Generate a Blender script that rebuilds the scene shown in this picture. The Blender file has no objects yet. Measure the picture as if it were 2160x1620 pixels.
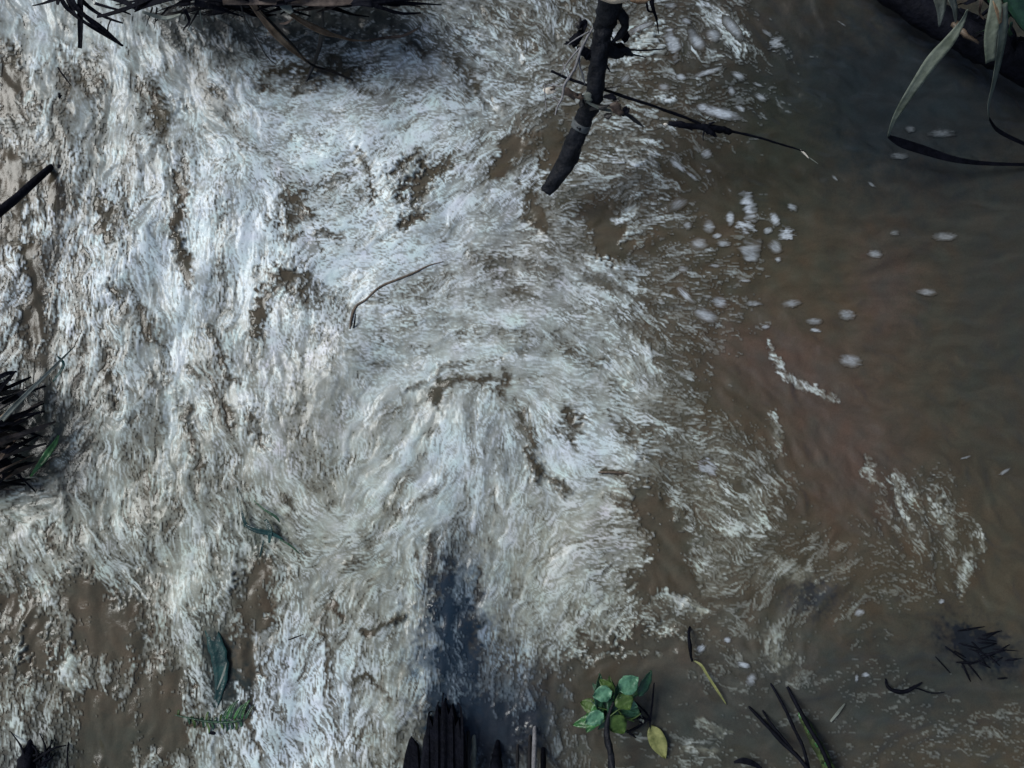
import bpy, math, random
import numpy as np
from mathutils import Vector, Quaternion

S = bpy.context.scene
C = S.collection
R = math.radians
random.seed(11)

# ------------------------------------------------------------------ camera
CH = 3.2                      # camera height over the water
TILT = R(6)
HF = math.tan(R(32))          # half width of the view at unit distance
VF = HF * 3 / 4
CY = -CH * math.tan(TILT)
cam = bpy.data.objects.new('camera', bpy.data.cameras.new('camera'))
C.objects.link(cam)
cam.location = (0, CY, CH)
cam.rotation_euler = (TILT, 0, 0)
cam.data.sensor_width = 36
cam.data.lens = 18 / HF
cam.data.clip_start = 0.05
cam.data.clip_end = 500
S.camera = cam

# ------------------------------------------------------------------ light
w = bpy.data.worlds.new('World'); S.world = w; w.use_nodes = True
nt = w.node_tree
SUN_EL, SUN_ROT = R(49), R(-70)     # bright break in the cloud high on the left, mirrored by the ripples
sky = nt.nodes.new('ShaderNodeTexSky'); sky.sky_type = 'NISHITA'; sky.sun_disc = False
sky.sun_elevation = SUN_EL; sky.sun_rotation = SUN_ROT
sky.air_density = 1.0; sky.dust_density = 3.0; sky.ozone_density = 1.2
nt.links.new(sky.outputs[0], nt.nodes['Background'].inputs[0])
nt.nodes['Background'].inputs[1].default_value = 0.075
sd = bpy.data.lights.new('sun', 'SUN'); sd.energy = 1.6; sd.angle = R(26); sd.color = (.97, 1, .99)
sun = bpy.data.objects.new('sun', sd); C.objects.link(sun)
sdir = Vector((math.sin(SUN_ROT) * math.cos(SUN_EL), math.cos(SUN_ROT) * math.cos(SUN_EL), math.sin(SUN_EL)))
sun.rotation_euler = sdir.to_track_quat('Z', 'Y').to_euler()
sun.location = (0, 0, 6)
S.view_settings.view_transform = 'Standard'; S.view_settings.look = 'None'
S.view_settings.gamma = 1; S.view_settings.use_curve_mapping = False
S.view_settings.exposure = 0.40

# ------------------------------------------------------------------ geometry of the view
ct, st = math.cos(TILT), math.sin(TILT)
def at(px, py, z=0.0):
    """point at height z seen at photograph position (px,py)"""
    u = (px / 2160 - .5) * 2 * HF; v = (.5 - py / 1620) * 2 * VF
    d = Vector((u, v * ct + st, v * st - ct))
    k = (z - CH) / d.z
    return Vector((d.x * k, CY + d.y * k, z))
def topx(x, y, z=0.0):
    dx = x; dy = y - CY; dz = z - CH
    b = dy * ct + dz * st; c = -dy * st + dz * ct
    return (dx / -c / (2 * HF) + .5) * 2160, (.5 - b / -c / (2 * VF)) * 1620
PX = 2 * HF * CH / ct / 2160        # metres per photo pixel on the water
def pw(n, z=0.0): return n * PX * (1 - z / CH)

# ------------------------------------------------------------------ materials
def mat(name, col, rough=.6, spec=.4, var=.35, scale=14, bump=.3, bscale=60, trans=0.0, col2=None, stretch=None):
    m = bpy.data.materials.new(name); m.use_nodes = True
    n = m.node_tree.nodes; l = m.node_tree.links; b = n['Principled BSDF']
    tc = n.new('ShaderNodeTexCoord'); mp = n.new('ShaderNodeMapping')
    l.new(tc.outputs['Object'], mp.inputs[0])
    if stretch: mp.inputs['Scale'].default_value = stretch
    tx = n.new('ShaderNodeTexNoise'); tx.inputs['Scale'].default_value = scale; tx.inputs['Detail'].default_value = 6
    tx.inputs['Roughness'].default_value = .65
    l.new(mp.outputs[0], tx.inputs[0])
    cr = n.new('ShaderNodeValToRGB'); cr.color_ramp.elements[0].position = .32; cr.color_ramp.elements[1].position = .68
    c2 = col2 or tuple(min(1, c * (1 + var * 1.6)) for c in col)
    cr.color_ramp.elements[0].color = (*[c * (1 - var) for c in col], 1)
    cr.color_ramp.elements[1].color = (*c2, 1)
    l.new(tx.outputs[0], cr.inputs[0]); l.new(cr.outputs[0], b.inputs['Base Color'])
    b.inputs['Roughness'].default_value = rough
    b.inputs['Specular IOR Level'].default_value = spec
    t2 = n.new('ShaderNodeTexNoise'); t2.inputs['Scale'].default_value = bscale; t2.inputs['Detail'].default_value = 4
    l.new(mp.outputs[0], t2.inputs[0])
    bp = n.new('ShaderNodeBump'); bp.inputs['Strength'].default_value = bump; bp.inputs['Distance'].default_value = .01
    l.new(t2.outputs[0], bp.inputs['Height']); l.new(bp.outputs[0], b.inputs['Normal'])
    return m
M = {}
M['bark'] = mat('wet_dark_bark', (.004, .006, .010), .6, .2, .5, 20, .9, 45, col2=(.013, .015, .021))
M['black'] = mat('rotten_black_wood', (.003, .004, .008), .7, .08, .5, 20, .6, 60, col2=(.007, .008, .014))
M['reed'] = mat('dead_dark_reed', (.010, .011, .014), .5, .4, .5, 18, .4, 80, col2=(.028, .026, .026))
M['tan'] = mat('dry_tan_leaf', (.17, .10, .055), .6, .3, .45, 16, .4, 60, col2=(.36, .26, .17))
M['brownleaf'] = mat('brown_rotting_leaf', (.06, .045, .035), .55, .3, .5, 20, .4, 50, col2=(.13, .10, .085))
M['greyleaf'] = mat('grey_dry_leaf', (.11, .13, .11), .6, .3, .4, 12, .4, 50, col2=(.25, .28, .25))
M['strap'] = mat('pale_green_strap_leaf', (.12, .15, .105), .5, .35, .4, 10, .3, 50, col2=(.27, .31, .26))
M['grayt'] = mat('pale_peeled_twig', (.16, .16, .17), .6, .3, .35, 40, .4, 90)
M['green'] = mat('green_leaf', (.022, .10, .022), .35, .5, .45, 30, .5, 60, col2=(.06, .20, .06))
M['teal'] = mat('pale_green_leaf', (.06, .19, .10), .35, .5, .4, 30, .5, 60, col2=(.13, .30, .19))
M['dkgreen'] = mat('dark_green_leaf', (.012, .05, .028), .35, .5, .4, 24, .35, 60, col2=(.03, .09, .045))
M['olive'] = mat('olive_leaf', (.035, .075, .012), .45, .4, .35, 24, .35, 60, col2=(.07, .13, .03))
M['yellow'] = mat('yellowing_leaf', (.16, .19, .055), .5, .4, .4, 26, .35, 60, col2=(.27, .28, .11))
M['wetteal'] = mat('drowned_teal_leaf', (.008, .032, .034), .25, .5, .5, 12, .3, 60, col2=(.02, .07, .065))
M['moss'] = mat('mossy_stem', (.02, .03, .014), .7, .3, .5, 30, .7, 80, col2=(.06, .10, .03))
M['cream'] = mat('cream_cut_wood', (.62, .52, .40), .6, .3, .15, 20, .3, 60)
M['white'] = mat('white_scrap', (.55, .52, .46), .6, .3, .3, 25, .3, 60)
M['tape'] = mat('grey_tape', (.075, .085, .09), .5, .4, .2, 30, .2, 60)
M['earth'] = mat('wet_black_mud', (.007, .008, .009), .8, .1, .5, 6, .9, 14, col2=(.018, .018, .017))
M['canopy'] = mat('dark_tree_leaf', (.018, .03, .014), .5, .4, .4, 4, .2, 30, col2=(.04, .06, .03))
M['root'] = mat('brown_root', (.10, .075, .055), .5, .4, .3, 30, .4, 60)

def attr_mat(name, rough, spec, nscale, bump, dist, gran=0.0):
    m = bpy.data.materials.new(name); m.use_nodes = True
    n = m.node_tree.nodes; l = m.node_tree.links; b = n['Principled BSDF']
    a = n.new('ShaderNodeAttribute'); a.attribute_name = 'tone'
    tc = n.new('ShaderNodeTexCoord')
    t = n.new('ShaderNodeTexNoise'); t.inputs['Scale'].default_value = nscale; t.inputs['Detail'].default_value = 5
    t.inputs['Roughness'].default_value = .7
    l.new(tc.outputs['Object'], t.inputs[0])
    # small specks of froth and silt in the surface itself
    mr = n.new('ShaderNodeMapRange'); mr.inputs[1].default_value = .3; mr.inputs[2].default_value = .7
    mr.inputs[3].default_value = 1 - gran; mr.inputs[4].default_value = 1 + gran
    t3 = n.new('ShaderNodeTexNoise'); t3.inputs['Scale'].default_value = 170; t3.inputs['Detail'].default_value = 3
    t3.inputs['Roughness'].default_value = .8
    l.new(tc.outputs['Object'], t3.inputs[0]); l.new(t3.outputs[0], mr.inputs[0])
    vm = n.new('ShaderNodeVectorMath'); vm.operation = 'SCALE'
    l.new(a.outputs['Color'], vm.inputs[0]); l.new(mr.outputs[0], vm.inputs['Scale'])
    l.new(vm.outputs[0], b.inputs['Base Color'])
    bp = n.new('ShaderNodeBump'); bp.inputs['Strength'].default_value = bump; bp.inputs['Distance'].default_value = dist
    l.new(t.outputs[0], bp.inputs['Height']); l.new(bp.outputs[0], b.inputs['Normal'])
    b.inputs['Roughness'].default_value = rough; b.inputs['Specular IOR Level'].default_value = spec
    b.inputs['IOR'].default_value = 1.33
    return m
M['water'] = attr_mat('muddy_water', .10, .5, 45, .25, .005, .14)
M['foam'] = attr_mat('foam', .22, .5, 110, .18, .002, .10)  # its pale tones hold foam and painted sky reflection

# ------------------------------------------------------------------ maps of the water's pale tone, foam and sky reflection together, read off the photograph every 80 px
COV = """
677631121124332222210000000
466664344446642111211000000
344567766666543211111000000
344556777887543331110000000
124566788775542131100000000
235577887765543112011000000
235768888887554121110000000
335767658876656411210000000
335667667766665632210000000
325666776666666652100000000
214555566666666663100000000
014445456668756753320000000
024454556777657852331001100
555455556666667632441002210
554456445555467752331111210
343355345565367753312211110
242353345564357743122111000
242342356664345422122111000
332232665562332111111111111
211234765551232111211111111
211234765551232111211111111
"""
# crispness of the pattern: 9 = hard white/brown contrast, 0 = milky
CRI = """
222355555554555566766666666
322343565555555566777766666
322233344455555566777766666
222344556765555566777766666
765555678876655566777766666
987656777875555566777766666
997655678655444466777766666
997655678765344556777766666
998554566643333466667666666
996444555333333445666666666
755445542222333444566666666
543445532222444444556666666
433444532233444445556666666
333444443333333456556666666
444545644433334566555555555
555655554433234566444444444
566765554434334565444444444
666655588553335665444444444
666556999543345655555555555
666556999543345655555555555
666556999543345655555555555
"""
def grid_of(s):
    return np.array([[int(c) for c in r] for r in s.split()], dtype=np.float32)
COV = grid_of(COV) / 9.0; CRI = grid_of(CRI) / 9.0
def samp(g, px, py, cell=80.0):
    """smooth cubic sampling of a coarse map"""
    h, wd = g.shape
    x = px / cell - .5; y = py / cell - .5
    x0 = np.floor(x).astype(int); y0 = np.floor(y).astype(int)
    fx = (x - x0).astype(np.float32); fy = (y - y0).astype(np.float32)
    def wts(f):
        return [(1 - f) ** 3 / 6, (3 * f ** 3 - 6 * f ** 2 + 4) / 6, (-3 * f ** 3 + 3 * f ** 2 + 3 * f + 1) / 6, f ** 3 / 6]
    wx, wy = wts(fx), wts(fy)
    out = np.zeros(px.shape, np.float32)
    for j in range(4):
        yy = np.clip(y0 + j - 1, 0, h - 1)
        for i in range(4):
            xx = np.clip(x0 + i - 1, 0, wd - 1)
            out += wx[i] * wy[j] * g[yy, xx]
    return out

# which way the streaks run: x, y, dx, dy in photo pixels
FLOW = np.array([
 (40,100,.15,1),(120,60,.2,1),(200,100,.25,1),(60,300,.05,1),(150,300,.05,1),(250,280,.1,1),(330,180,.3,1),(60,500,.05,1),
 (100,650,-.1,1),(150,450,.1,1),(200,560,.1,1),(260,420,-.25,1),(180,380,-.3,1),(300,250,-.4,1),(300,620,.15,1),(400,520,.1,1),(450,400,-.2,1),(380,380,0,1),
 (480,600,.0,1),(420,160,.6,1),(500,240,.7,1),(600,260,1,-.1),(700,180,1,-.25),(800,180,1,-.5),(900,230,1,-.55),(930,120,1,.7),
 (1000,60,1,.6),(1060,110,1,.8),(1000,180,1,.9),(1010,320,1,-.9),(950,380,1,-1),(870,380,.7,-1),(1080,420,1,-.9),(1000,460,1,-.6),(900,520,1,-.35),
 (800,560,1,-.3),(700,330,1,-.4),(620,350,1,.6),(600,430,.4,1),(700,460,1,-.2),(700,560,1,-.2),(560,560,-.15,1),(600,660,-.15,1),(680,620,-.2,1),
 (1150,150,1,-.7),(1120,260,1,-.75),(1180,60,.45,1),(1390,60,1,-.3),(1340,110,1,-.35),(1440,110,.5,1),(1500,50,1,1.1),(1560,80,1,1.2),(1500,160,1,-.25),
 (1350,290,1,.15),(1350,360,1,.25),(1330,440,1,-.7),(1360,500,1,-.35),(1450,480,1,-.1),(1580,480,1,.05),(1700,300,1,.5),(1600,300,1,.4),(1480,350,1,.9),
 (1250,420,1,0),(1200,500,1,.1),(1160,560,1,.4),(1240,600,1,.5),(1320,640,1,.5),(1200,680,1,.6),(1280,740,1,.55),(1370,720,.8,1),(1360,800,.8,1),(1240,820,1,.25),
 (1350,880,1,.1),(1480,880,1,.3),(1600,900,.5,1),(1500,640,1,.1),(1700,650,1,0),(1900,500,1,-.05),(2100,600,1,-.1),(1700,800,1,.8),(1900,900,1,.3),
 (980,620,1,-.5),(900,680,1,-.1),(1050,680,1,.1),(950,760,1,-.1),(1100,760,1,.15),(800,740,1,.2),(640,780,.1,1),(720,880,-.3,1),(800,860,-.5,1),(850,960,-.8,1),(930,900,-.5,1),
 (1000,900,-.05,1),(960,980,-.35,1),(870,1050,-1,.7),(780,1060,-.6,1),(950,1100,-.1,1),(940,1200,0,1),(960,1350,0,1),(960,1450,0,1),(1050,950,.05,1),(1060,1050,-.15,1),
 (1110,1080,-.6,1),(1080,1180,-.6,1),(1040,1300,-.1,1),(1060,1450,-.05,1),(1120,930,.6,1),(1170,1020,.7,1),(1230,900,1,.6),(1230,980,1,.45),(1300,960,1,.35),
 (1240,1060,1,.05),(1290,1090,1,.05),(1220,1150,1,-.25),(1290,1180,1,-.2),(1170,1230,-.6,1),(1230,1310,-.6,1),(1300,1320,-.9,1),(1380,1100,1,.5),(1400,1220,.7,1),
 (1470,1160,.6,1),(1520,1000,1,.4),(1590,1060,.9,1),(1540,1120,1,.5),(1480,1250,1,.2),(1620,1230,1,-.9),(1700,1210,1,-.6),(1780,1220,1,-.5),(1640,1340,-.15,1),(1420,1360,1,.1),
 (1300,1400,1,-.4),(1560,1420,1,.4),(1850,1050,.7,1),(2000,1150,.7,1),(1900,1300,1,.1),(2000,1450,1,.1),(2100,1580,1,.15),(1800,1500,1,-.2),(1400,1560,1,.3),(1150,1500,.1,1),
 (60,800,0,1),(180,820,-.4,1),(200,920,-.5,1),(300,800,.1,1),(240,1000,.1,1),(320,960,.1,1),(400,880,.35,1),(480,900,.25,1),(380,1000,-.1,1),(450,1060,.15,1),(540,960,.15,1),
 (560,1060,.6,1),(640,1060,.9,1),(620,1150,.9,.7),(700,1140,1,-.1),(760,1180,1,-.5),(650,960,.2,1),(60,1070,1,-.2),(40,1160,.4,1),(120,1140,.1,1),(180,1220,.5,1),(220,1130,.3,1),
 (300,1130,.5,1),(380,1180,-.1,1),(460,1180,.4,1),(60,1400,-.05,1),(130,1350,.1,1),(220,1400,.1,1),(330,1300,.35,1),(400,1350,.3,1),(300,1450,.1,1),(540,1260,0,1),(620,1260,0,1),
 (640,1370,-.6,1),(590,1430,-.6,1),(560,1490,.25,1),(610,1540,.6,1),(680,1500,.7,1),(650,1440,-.3,1),(700,1300,-.4,1),(760,1320,-.6,1),(720,1400,-.3,1),(800,1420,-.3,1),(860,1300,-.1,1),
 (870,1440,-.2,1),(780,1520,-.4,1),(720,1580,.3,1),(840,1560,0,1),(450,1440,.3,1),(430,1580,-.2,1),(360,1590,-.2,1),(520,1590,.3,1),(100,1500,.1,1)], dtype=np.float32)

def flow_at(px, py):
    """direction (photo axes) from the strokes, by averaging doubled angles on a coarse grid, then sampling"""
    cw = 40.0
    gx, gy = np.meshgrid(np.arange(-6, 61) * cw + 20, np.arange(-6, 48) * cw + 20)
    a = np.arctan2(FLOW[:, 3], FLOW[:, 2]) * 2
    d2 = (gx[..., None] - FLOW[:, 0]) ** 2 + (gy[..., None] - FLOW[:, 1]) ** 2
    wt = 1 / (d2 + 35.0 ** 2) ** 2
    c = (wt * np.cos(a)).sum(-1) / wt.sum(-1); s = (wt * np.sin(a)).sum(-1) / wt.sum(-1)
    ox, oy = px + 6 * cw, py + 6 * cw
    cc = samp(c.astype(np.float32), ox, oy, cw); ss = samp(s.astype(np.float32), ox, oy, cw)
    return np.arctan2(ss, cc) / 2, np.sqrt(cc * cc + ss * ss)

# dark channels (brown water showing) : width px, depth, points
DARK = [
 (16,.9,[(372,370),(385,420),(368,470),(378,520),(395,590)]),(10,.6,[(385,340),(395,380)]),(14,.8,[(205,420),(215,470),(232,505)]),(24,.9,[(215,440),(222,480)]),
 (10,.6,[(240,600),(258,650)]),(26,.8,[(590,580),(640,580),(660,610)]),(30,.75,[(620,610),(670,640)]),(14,.8,[(552,610),(540,700)]),(10,.6,[(535,590),(545,560)]),
 (24,.85,[(590,430),(630,420)]),(26,.85,[(600,475),(618,460)]),(16,.8,[(563,460),(572,475)]),(9,.8,[(645,440),(655,455)]),(10,.8,[(665,482),(715,500)]),(8,.7,[(565,510),(640,495)]),
 (14,.8,[(880,320),(830,365)]),(30,.65,[(930,350),(850,410)]),(26,.6,[(900,380),(880,420)]),(16,.8,[(890,460),(860,470)]),(9,.7,[(770,330),(775,360),(790,430)]),(9,.6,[(755,320),(765,345)]),
 (14,.5,[(615,280),(605,300)]),(12,.6,[(555,180),(570,185)]),(10,.5,[(450,185),(470,200)]),(9,.5,[(600,240),(612,232)]),
 (8,.45,[(860,270),(800,275)]),(14,.65,[(740,170),(760,185),(780,200)]),(26,.55,[(760,150),(700,140)]),(18,.5,[(630,190),(660,175)]),(16,.5,[(560,150),(640,150),(690,135)]),
 (20,.5,[(950,120),(990,150),(1000,190)]),(14,.4,[(850,100),(940,110)]),
 (36,.5,[(300,180),(330,200),(350,240)]),(26,.6,[(330,200),(345,290)]),(50,.5,[(170,150),(165,165)]),(30,.6,[(20,110),(35,180)]),(40,.6,[(10,180),(30,230)]),(40,.5,[(20,330),(30,400)]),
 (14,.6,[(100,360),(118,440)]),(22,.7,[(65,520),(75,640),(65,740)]),(14,.5,[(30,420),(30,520)]),
 (13,.6,[(295,650),(315,720)]),(10,.45,[(225,740),(228,790),(245,860)]),(12,.5,[(360,790),(385,860),(410,950),(420,990)]),(9,.5,[(385,770),(410,790)]),(8,.5,[(460,750),(500,820)]),
 (9,.5,[(430,690),(470,740)]),(14,.45,[(450,820),(470,860),(490,900)]),(20,.4,[(520,860),(550,930)]),(8,.4,[(310,780),(320,810)]),
 (9,.55,[(920,840),(925,810),(920,790),(930,770),(990,765),(1060,750)]),(10,.5,[(925,815),(960,800),(1040,798)]),(8,.5,[(850,820),(890,810),(915,795)]),(11,.7,[(918,830),(922,850)]),(13,.6,[(1060,790),(1055,840)]),
 (8,.4,[(1060,745),(1100,745)]),(8,.3,[(780,770),(810,770)]),(12,.35,[(1000,650),(1080,650)]),
 (10,.6,[(1110,945),(1130,985)]),(20,.75,[(1135,985),(1160,1000),(1185,1020)]),(12,.7,[(1185,1020),(1195,1045)]),(28,.8,[(1205,880),(1200,900),(1215,915)]),(7,.6,[(1150,940),(1200,925)]),(6,.8,[(1272,995),(1315,997)]),
 (15,.45,[(1090,870),(1110,900),(1130,930)]),(12,.4,[(1290,880),(1340,930)]),
 (10,.5,[(840,1085),(880,1060),(930,1030),(940,1000)]),(8,.4,[(930,1030),(970,1000)]),(9,.4,[(870,1150),(880,1180)]),(16,.3,[(880,1210),(870,1260)]),
 (14,.7,[(760,1330),(800,1325),(840,1305)]),(10,.6,[(740,1440),(770,1425),(800,1450)]),(8,.5,[(800,1450),(820,1470)]),(9,.5,[(690,1340),(690,1400),(700,1480)]),(10,.5,[(700,1260),(720,1310)]),
 (14,.4,[(730,1200),(790,1160)]),(40,.6,[(540,1200),(530,1300)]),(14,.45,[(600,1050),(630,1110)]),
 (80,.8,[(60,1290),(70,1340)]),(60,.6,[(170,1260),(180,1340)]),(50,.6,[(270,1300),(260,1360)]),(60,.7,[(210,1500),(230,1580)]),(60,.7,[(330,1450),(350,1540)]),(14,.6,[(35,1280),(30,1500)]),
 (12,.6,[(525,1480),(530,1560),(560,1610)]),(10,.5,[(110,1110),(105,1150)]),(14,.4,[(80,1110),(110,1160)]),
 (50,.7,[(495,1370),(500,1430)]),(46,.5,[(1360,1060),(1400,1110),(1420,1190)]),(20,.7,[(1380,1190),(1460,1240)]),(30,.7,[(1350,1230),(1410,1225)]),
 (28,.5,[(1150,290),(1180,330),(1150,350)]),(24,.5,[(1110,400),(1140,470)]),(36,.6,[(1270,450),(1290,520)]),(30,.5,[(1090,300),(1050,350)]),
 (20,.4,[(1180,700),(1200,740),(1260,770)]),(26,.35,[(1040,560),(1100,620)]),(70,.8,[(1210,1430),(1290,1400),(1400,1400)]),(30,.6,[(1225,1400),(1235,1520)]),
 (12,.5,[(905,1130),(915,1200),(920,1300)]),(26,.55,[(940,1190),(950,1300),(945,1400)]),(10,.45,[(1015,1200),(1005,1260)]),(30,.5,[(985,1300),(990,1420)]),(60,.4,[(1000,1500),(1070,1560)]),
]
LITE = [  # pale strokes, some of them glossy ripple bands painted as foam cover
 (9,.5,[(1295,75),(1340,62),(1400,48)]),(7,.5,[(1300,98),(1345,88),(1385,72)]),(8,.45,[(1325,130),(1365,112),(1395,98)]),(7,.4,[(1290,60),(1330,48),(1360,40)]),
 (8,.45,[(1475,8),(1500,40),(1540,72)]),(7,.4,[(1500,5),(1530,35),(1580,70)]),(7,.4,[(1385,200),(1420,215)]),(8,.4,[(1300,285),(1350,292),(1390,300)]),(8,.4,[(1290,310),(1340,318),(1385,322)]),(8,.4,[(1310,340),(1360,345),(1395,352)]),
 (22,.35,[(520,640),(545,560)]),(26,.4,[(560,500),(520,520)]),(14,.5,[(950,440),(1080,380)]),(12,.5,[(880,480),(1000,420)]),(26,.4,[(820,280),(880,300)]),
 (14,.5,[(1500,30),(1560,110)]),(11,.55,[(1290,110),(1380,80)]),(9,.5,[(1290,130),(1400,110)]),
 (16,.45,[(1260,555),(1340,610)]),(22,.45,[(1200,590),(1310,640)]),(12,.4,[(1330,700),(1380,780)]),
 (9,.45,[(1300,470),(1340,440)]),(9,.4,[(1310,500),(1370,475)]),
 (60,.12,[(630,1540),(600,1440),(640,1380)]),(46,.1,[(560,1560),(640,1600)]),(30,.35,[(40,1240),(100,1290)]),(22,.5,[(0,1300),(15,1320)]),(8,.7,[(48,1230),(45,1390)]),(12,.6,[(32,1370),(26,1480),(40,1560)]),
 (30,.3,[(110,1250),(120,1330),(135,1430)]),(9,.4,[(145,1280),(155,1420)]),
 (18,.3,[(940,870),(960,930),(980,990)]),(40,.25,[(960,1060),(900,960)]),(50,.3,[(1250,960),(1180,980)]),
 (9,.4,[(1270,1385),(1330,1375),(1400,1378)]),(14,.35,[(1240,1390),(1190,1380)]),
 (16,.4,[(1590,1040),(1600,1100),(1530,1120)]),(10,.4,[(1630,880),(1650,950)]),(9,.5,[(1620,720),(1650,790),(1700,815),(1755,842)]),
 (14,.35,[(1830,970),(1840,1020)]),(12,.3,[(1880,1010),(1930,1050)]),(14,.25,[(1980,1060),(2010,1130)]),(10,.35,[(2065,1130),(2075,1160)]),(12,.35,[(2045,1170),(2030,1240)]),(10,.35,[(1890,1060),(1920,1110)]),
 (24,.3,[(1640,1200),(1700,1210)]),(22,.35,[(1630,1340),(1640,1400)]),(7,.4,[(1400,1255),(1490,1290)]),(10,.35,[(1480,1520),(1530,1550)]),(10,.35,[(1440,1575),(1500,1590)]),
 (10,.4,[(350,830),(365,900),(350,960)]),(14,.3,[(350,980),(345,1040)]),(12,.3,[(330,1110),(345,1180)]),(12,.3,[(500,1190),(480,1250)]),
]
def stroke_field(strokes, px, py, x0, y0, dpx, shape, wob):
    out = np.zeros(shape, np.float32)
    for wd, dep, pts in strokes:
        for (ax, ay), (bx, by) in zip(pts[:-1], pts[1:]):
            m = wd * 3 + 40
            sel = (px > min(ax, bx) - m) & (px < max(ax, bx) + m) & (py > min(ay, by) - m) & (py < max(ay, by) + m)
            rows = np.where(sel.any(1))[0]; cols = np.where(sel.any(0))[0]
            if len(rows) == 0 or len(cols) == 0: continue
            sl = (slice(rows[0], rows[-1] + 1), slice(cols[0], cols[-1] + 1))
            X = px[sl] + wob[0][sl] * (3 + wd * .25); Y = py[sl] + wob[1][sl] * (3 + wd * .25)
            L2 = (bx - ax) ** 2 + (by - ay) ** 2 + 1e-6
            t = np.clip(((X - ax) * (bx - ax) + (Y - ay) * (by - ay)) / L2, 0, 1)
            d = np.sqrt((X - ax - t * (bx - ax)) ** 2 + (Y - ay - t * (by - ay)) ** 2)
            v = dep * np.clip(1.25 - d / (wd * .95), 0, 1)
            out[sl] = np.maximum(out[sl], v)
    return out

rng = np.random.default_rng(5)
def band(shape, lo, hi, seed):
    """gaussian noise with wavelengths between lo and hi cells"""
    r = np.random.default_rng(seed)
    f = np.fft.rfft2(r.standard_normal(shape).astype(np.float32))
    ky = np.fft.fftfreq(shape[0])[:, None]; kx = np.fft.rfftfreq(shape[1])[None]
    k = np.sqrt(ky * ky + kx * kx) + 1e-9
    f *= np.exp(-(k * lo * .7) ** 2) * (1 - np.exp(-(k * hi) ** 2))
    n = np.fft.irfft2(f, s=shape).astype(np.float32)
    return n / n.std()
def lic(noise, vx, vy, L, step=1.0):
    """smear noise along the stream lines"""
    h, wd = noise.shape
    yy, xx = np.meshgrid(np.arange(h, dtype=np.float32), np.arange(wd, dtype=np.float32), indexing='ij')
    flat = noise.ravel(); fx = vx.ravel(); fy = vy.ravel()
    acc = noise.copy(); tot = 1.0
    for sgn in (1, -1):
        x = xx.copy(); y = yy.copy(); dx = vx * sgn; dy = vy * sgn
        for i in range(L):
            x += dx * step; y += dy * step
            idx = np.clip(np.rint(y), 0, h - 1).astype(np.int32) * wd + np.clip(np.rint(x), 0, wd - 1).astype(np.int32)
            wgt = .5 + .5 * math.cos(math.pi * (i + 1) / (L + 1))
            acc += flat[idx] * wgt; tot += wgt
            a = fx[idx]; b = fy[idx]
            s = np.where(a * dx + b * dy < 0, -1, 1).astype(np.float32)
            dx = a * s; dy = b * s
    acc -= acc.mean()
    return acc / acc.std()
def upx(a, shape, k):
    """bilinear enlarge by k"""
    y = np.arange(shape[0], dtype=np.float32) / k; x = np.arange(shape[1], dtype=np.float32) / k
    y0 = np.clip(y.astype(int), 0, a.shape[0] - 2); x0 = np.clip(x.astype(int), 0, a.shape[1] - 2)
    fy = np.clip(y - y0, 0, 1)[:, None]; fx = np.clip(x - x0, 0, 1)[None]
    A = a[y0][:, x0]; B = a[y0][:, x0 + 1]; D = a[y0 + 1][:, x0]; E = a[y0 + 1][:, x0 + 1]
    return (A * (1 - fx) + B * fx) * (1 - fy) + (D * (1 - fx) + E * fx) * fy

# ------------------------------------------------------------------ fine grid of the water in world space
CELL = 0.0046
X0, X1, Y0, Y1 = -2.42, 2.42, -1.80, 1.86
nx = int((X1 - X0) / CELL) + 1; ny = int((Y1 - Y0) / CELL) + 1
gx = np.linspace(X0, X1, nx, dtype=np.float32); gy = np.linspace(Y1, Y0, ny, dtype=np.float32)   # row 0 is the far edge
WX, WY = np.meshgrid(gx, gy)
PXX, PYY = topx(WX, WY); PXX = PXX.astype(np.float32); PYY = PYY.astype(np.float32)
shape = WX.shape
wob = (band(shape, 6, 60, 21) * .6 + band(shape, 20, 90, 22) * .6, band(shape, 6, 60, 23) * .6 + band(shape, 20, 90, 24) * .6)
ang, coh = flow_at(PXX, PYY)
ang = ang + band(shape, 40, 200, 31) * .20 + band(shape, 14, 60, 32) * (.20 + .3 * (1 - coh))
vx = np.cos(ang).astype(np.float32); vy = np.sin(ang).astype(np.float32)    # rows run downwards like the photo
cri = np.clip(samp(CRI, PXX, PYY) + band(shape, 25, 140, 33) * .16, 0, 1)
cov = samp(COV, PXX + wob[0] * 22, PYY + wob[1] * 22)
cov = cov * (1 - .22 * np.clip((PXX - 1300) / 200, 0, 1))
cov0 = cov
dark = stroke_field(DARK, PXX, PYY, 0, 0, 0, shape, wob)
lite = stroke_field(LITE, PXX, PYY, 0, 0, 0, shape, wob)

def gb(x, y, rx, ry): return np.exp(-((PXX - x) / rx) ** 2 - ((PYY - y) / ry) ** 2)
lacy = np.clip(gb(1380, 1380, 260, 130) + gb(1950, 1500, 330, 160) + gb(1950, 1120, 200, 170) * .8 + gb(1230, 1320, 130, 120) * .7 + np.exp(-((PXX - 640) / 300) ** 2 - ((PYY - 380) / 260) ** 2) * 1.1 + .5 * np.exp(-((PXX - 680) / 130) ** 2 - ((PYY - 850) / 170) ** 2) + gb(760, 780, 270, 170) * .8 + gb(1080, 620, 220, 110) * .6 + gb(1050, 120, 160, 100) * .6, 0, 1)
def both(nz, a_, b_):
    l_ = lic(nz, vx, vy, a_); s_ = lic(nz, vx, vy, b_)
    o_ = l_ * (1 - lacy) + s_ * lacy
    return o_ / o_.std()
F = both(band(shape, 1.6, 9, 1), 3, 1)
Mm = both(band(shape, 2.6, 26, 2), 9, 3)
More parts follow.
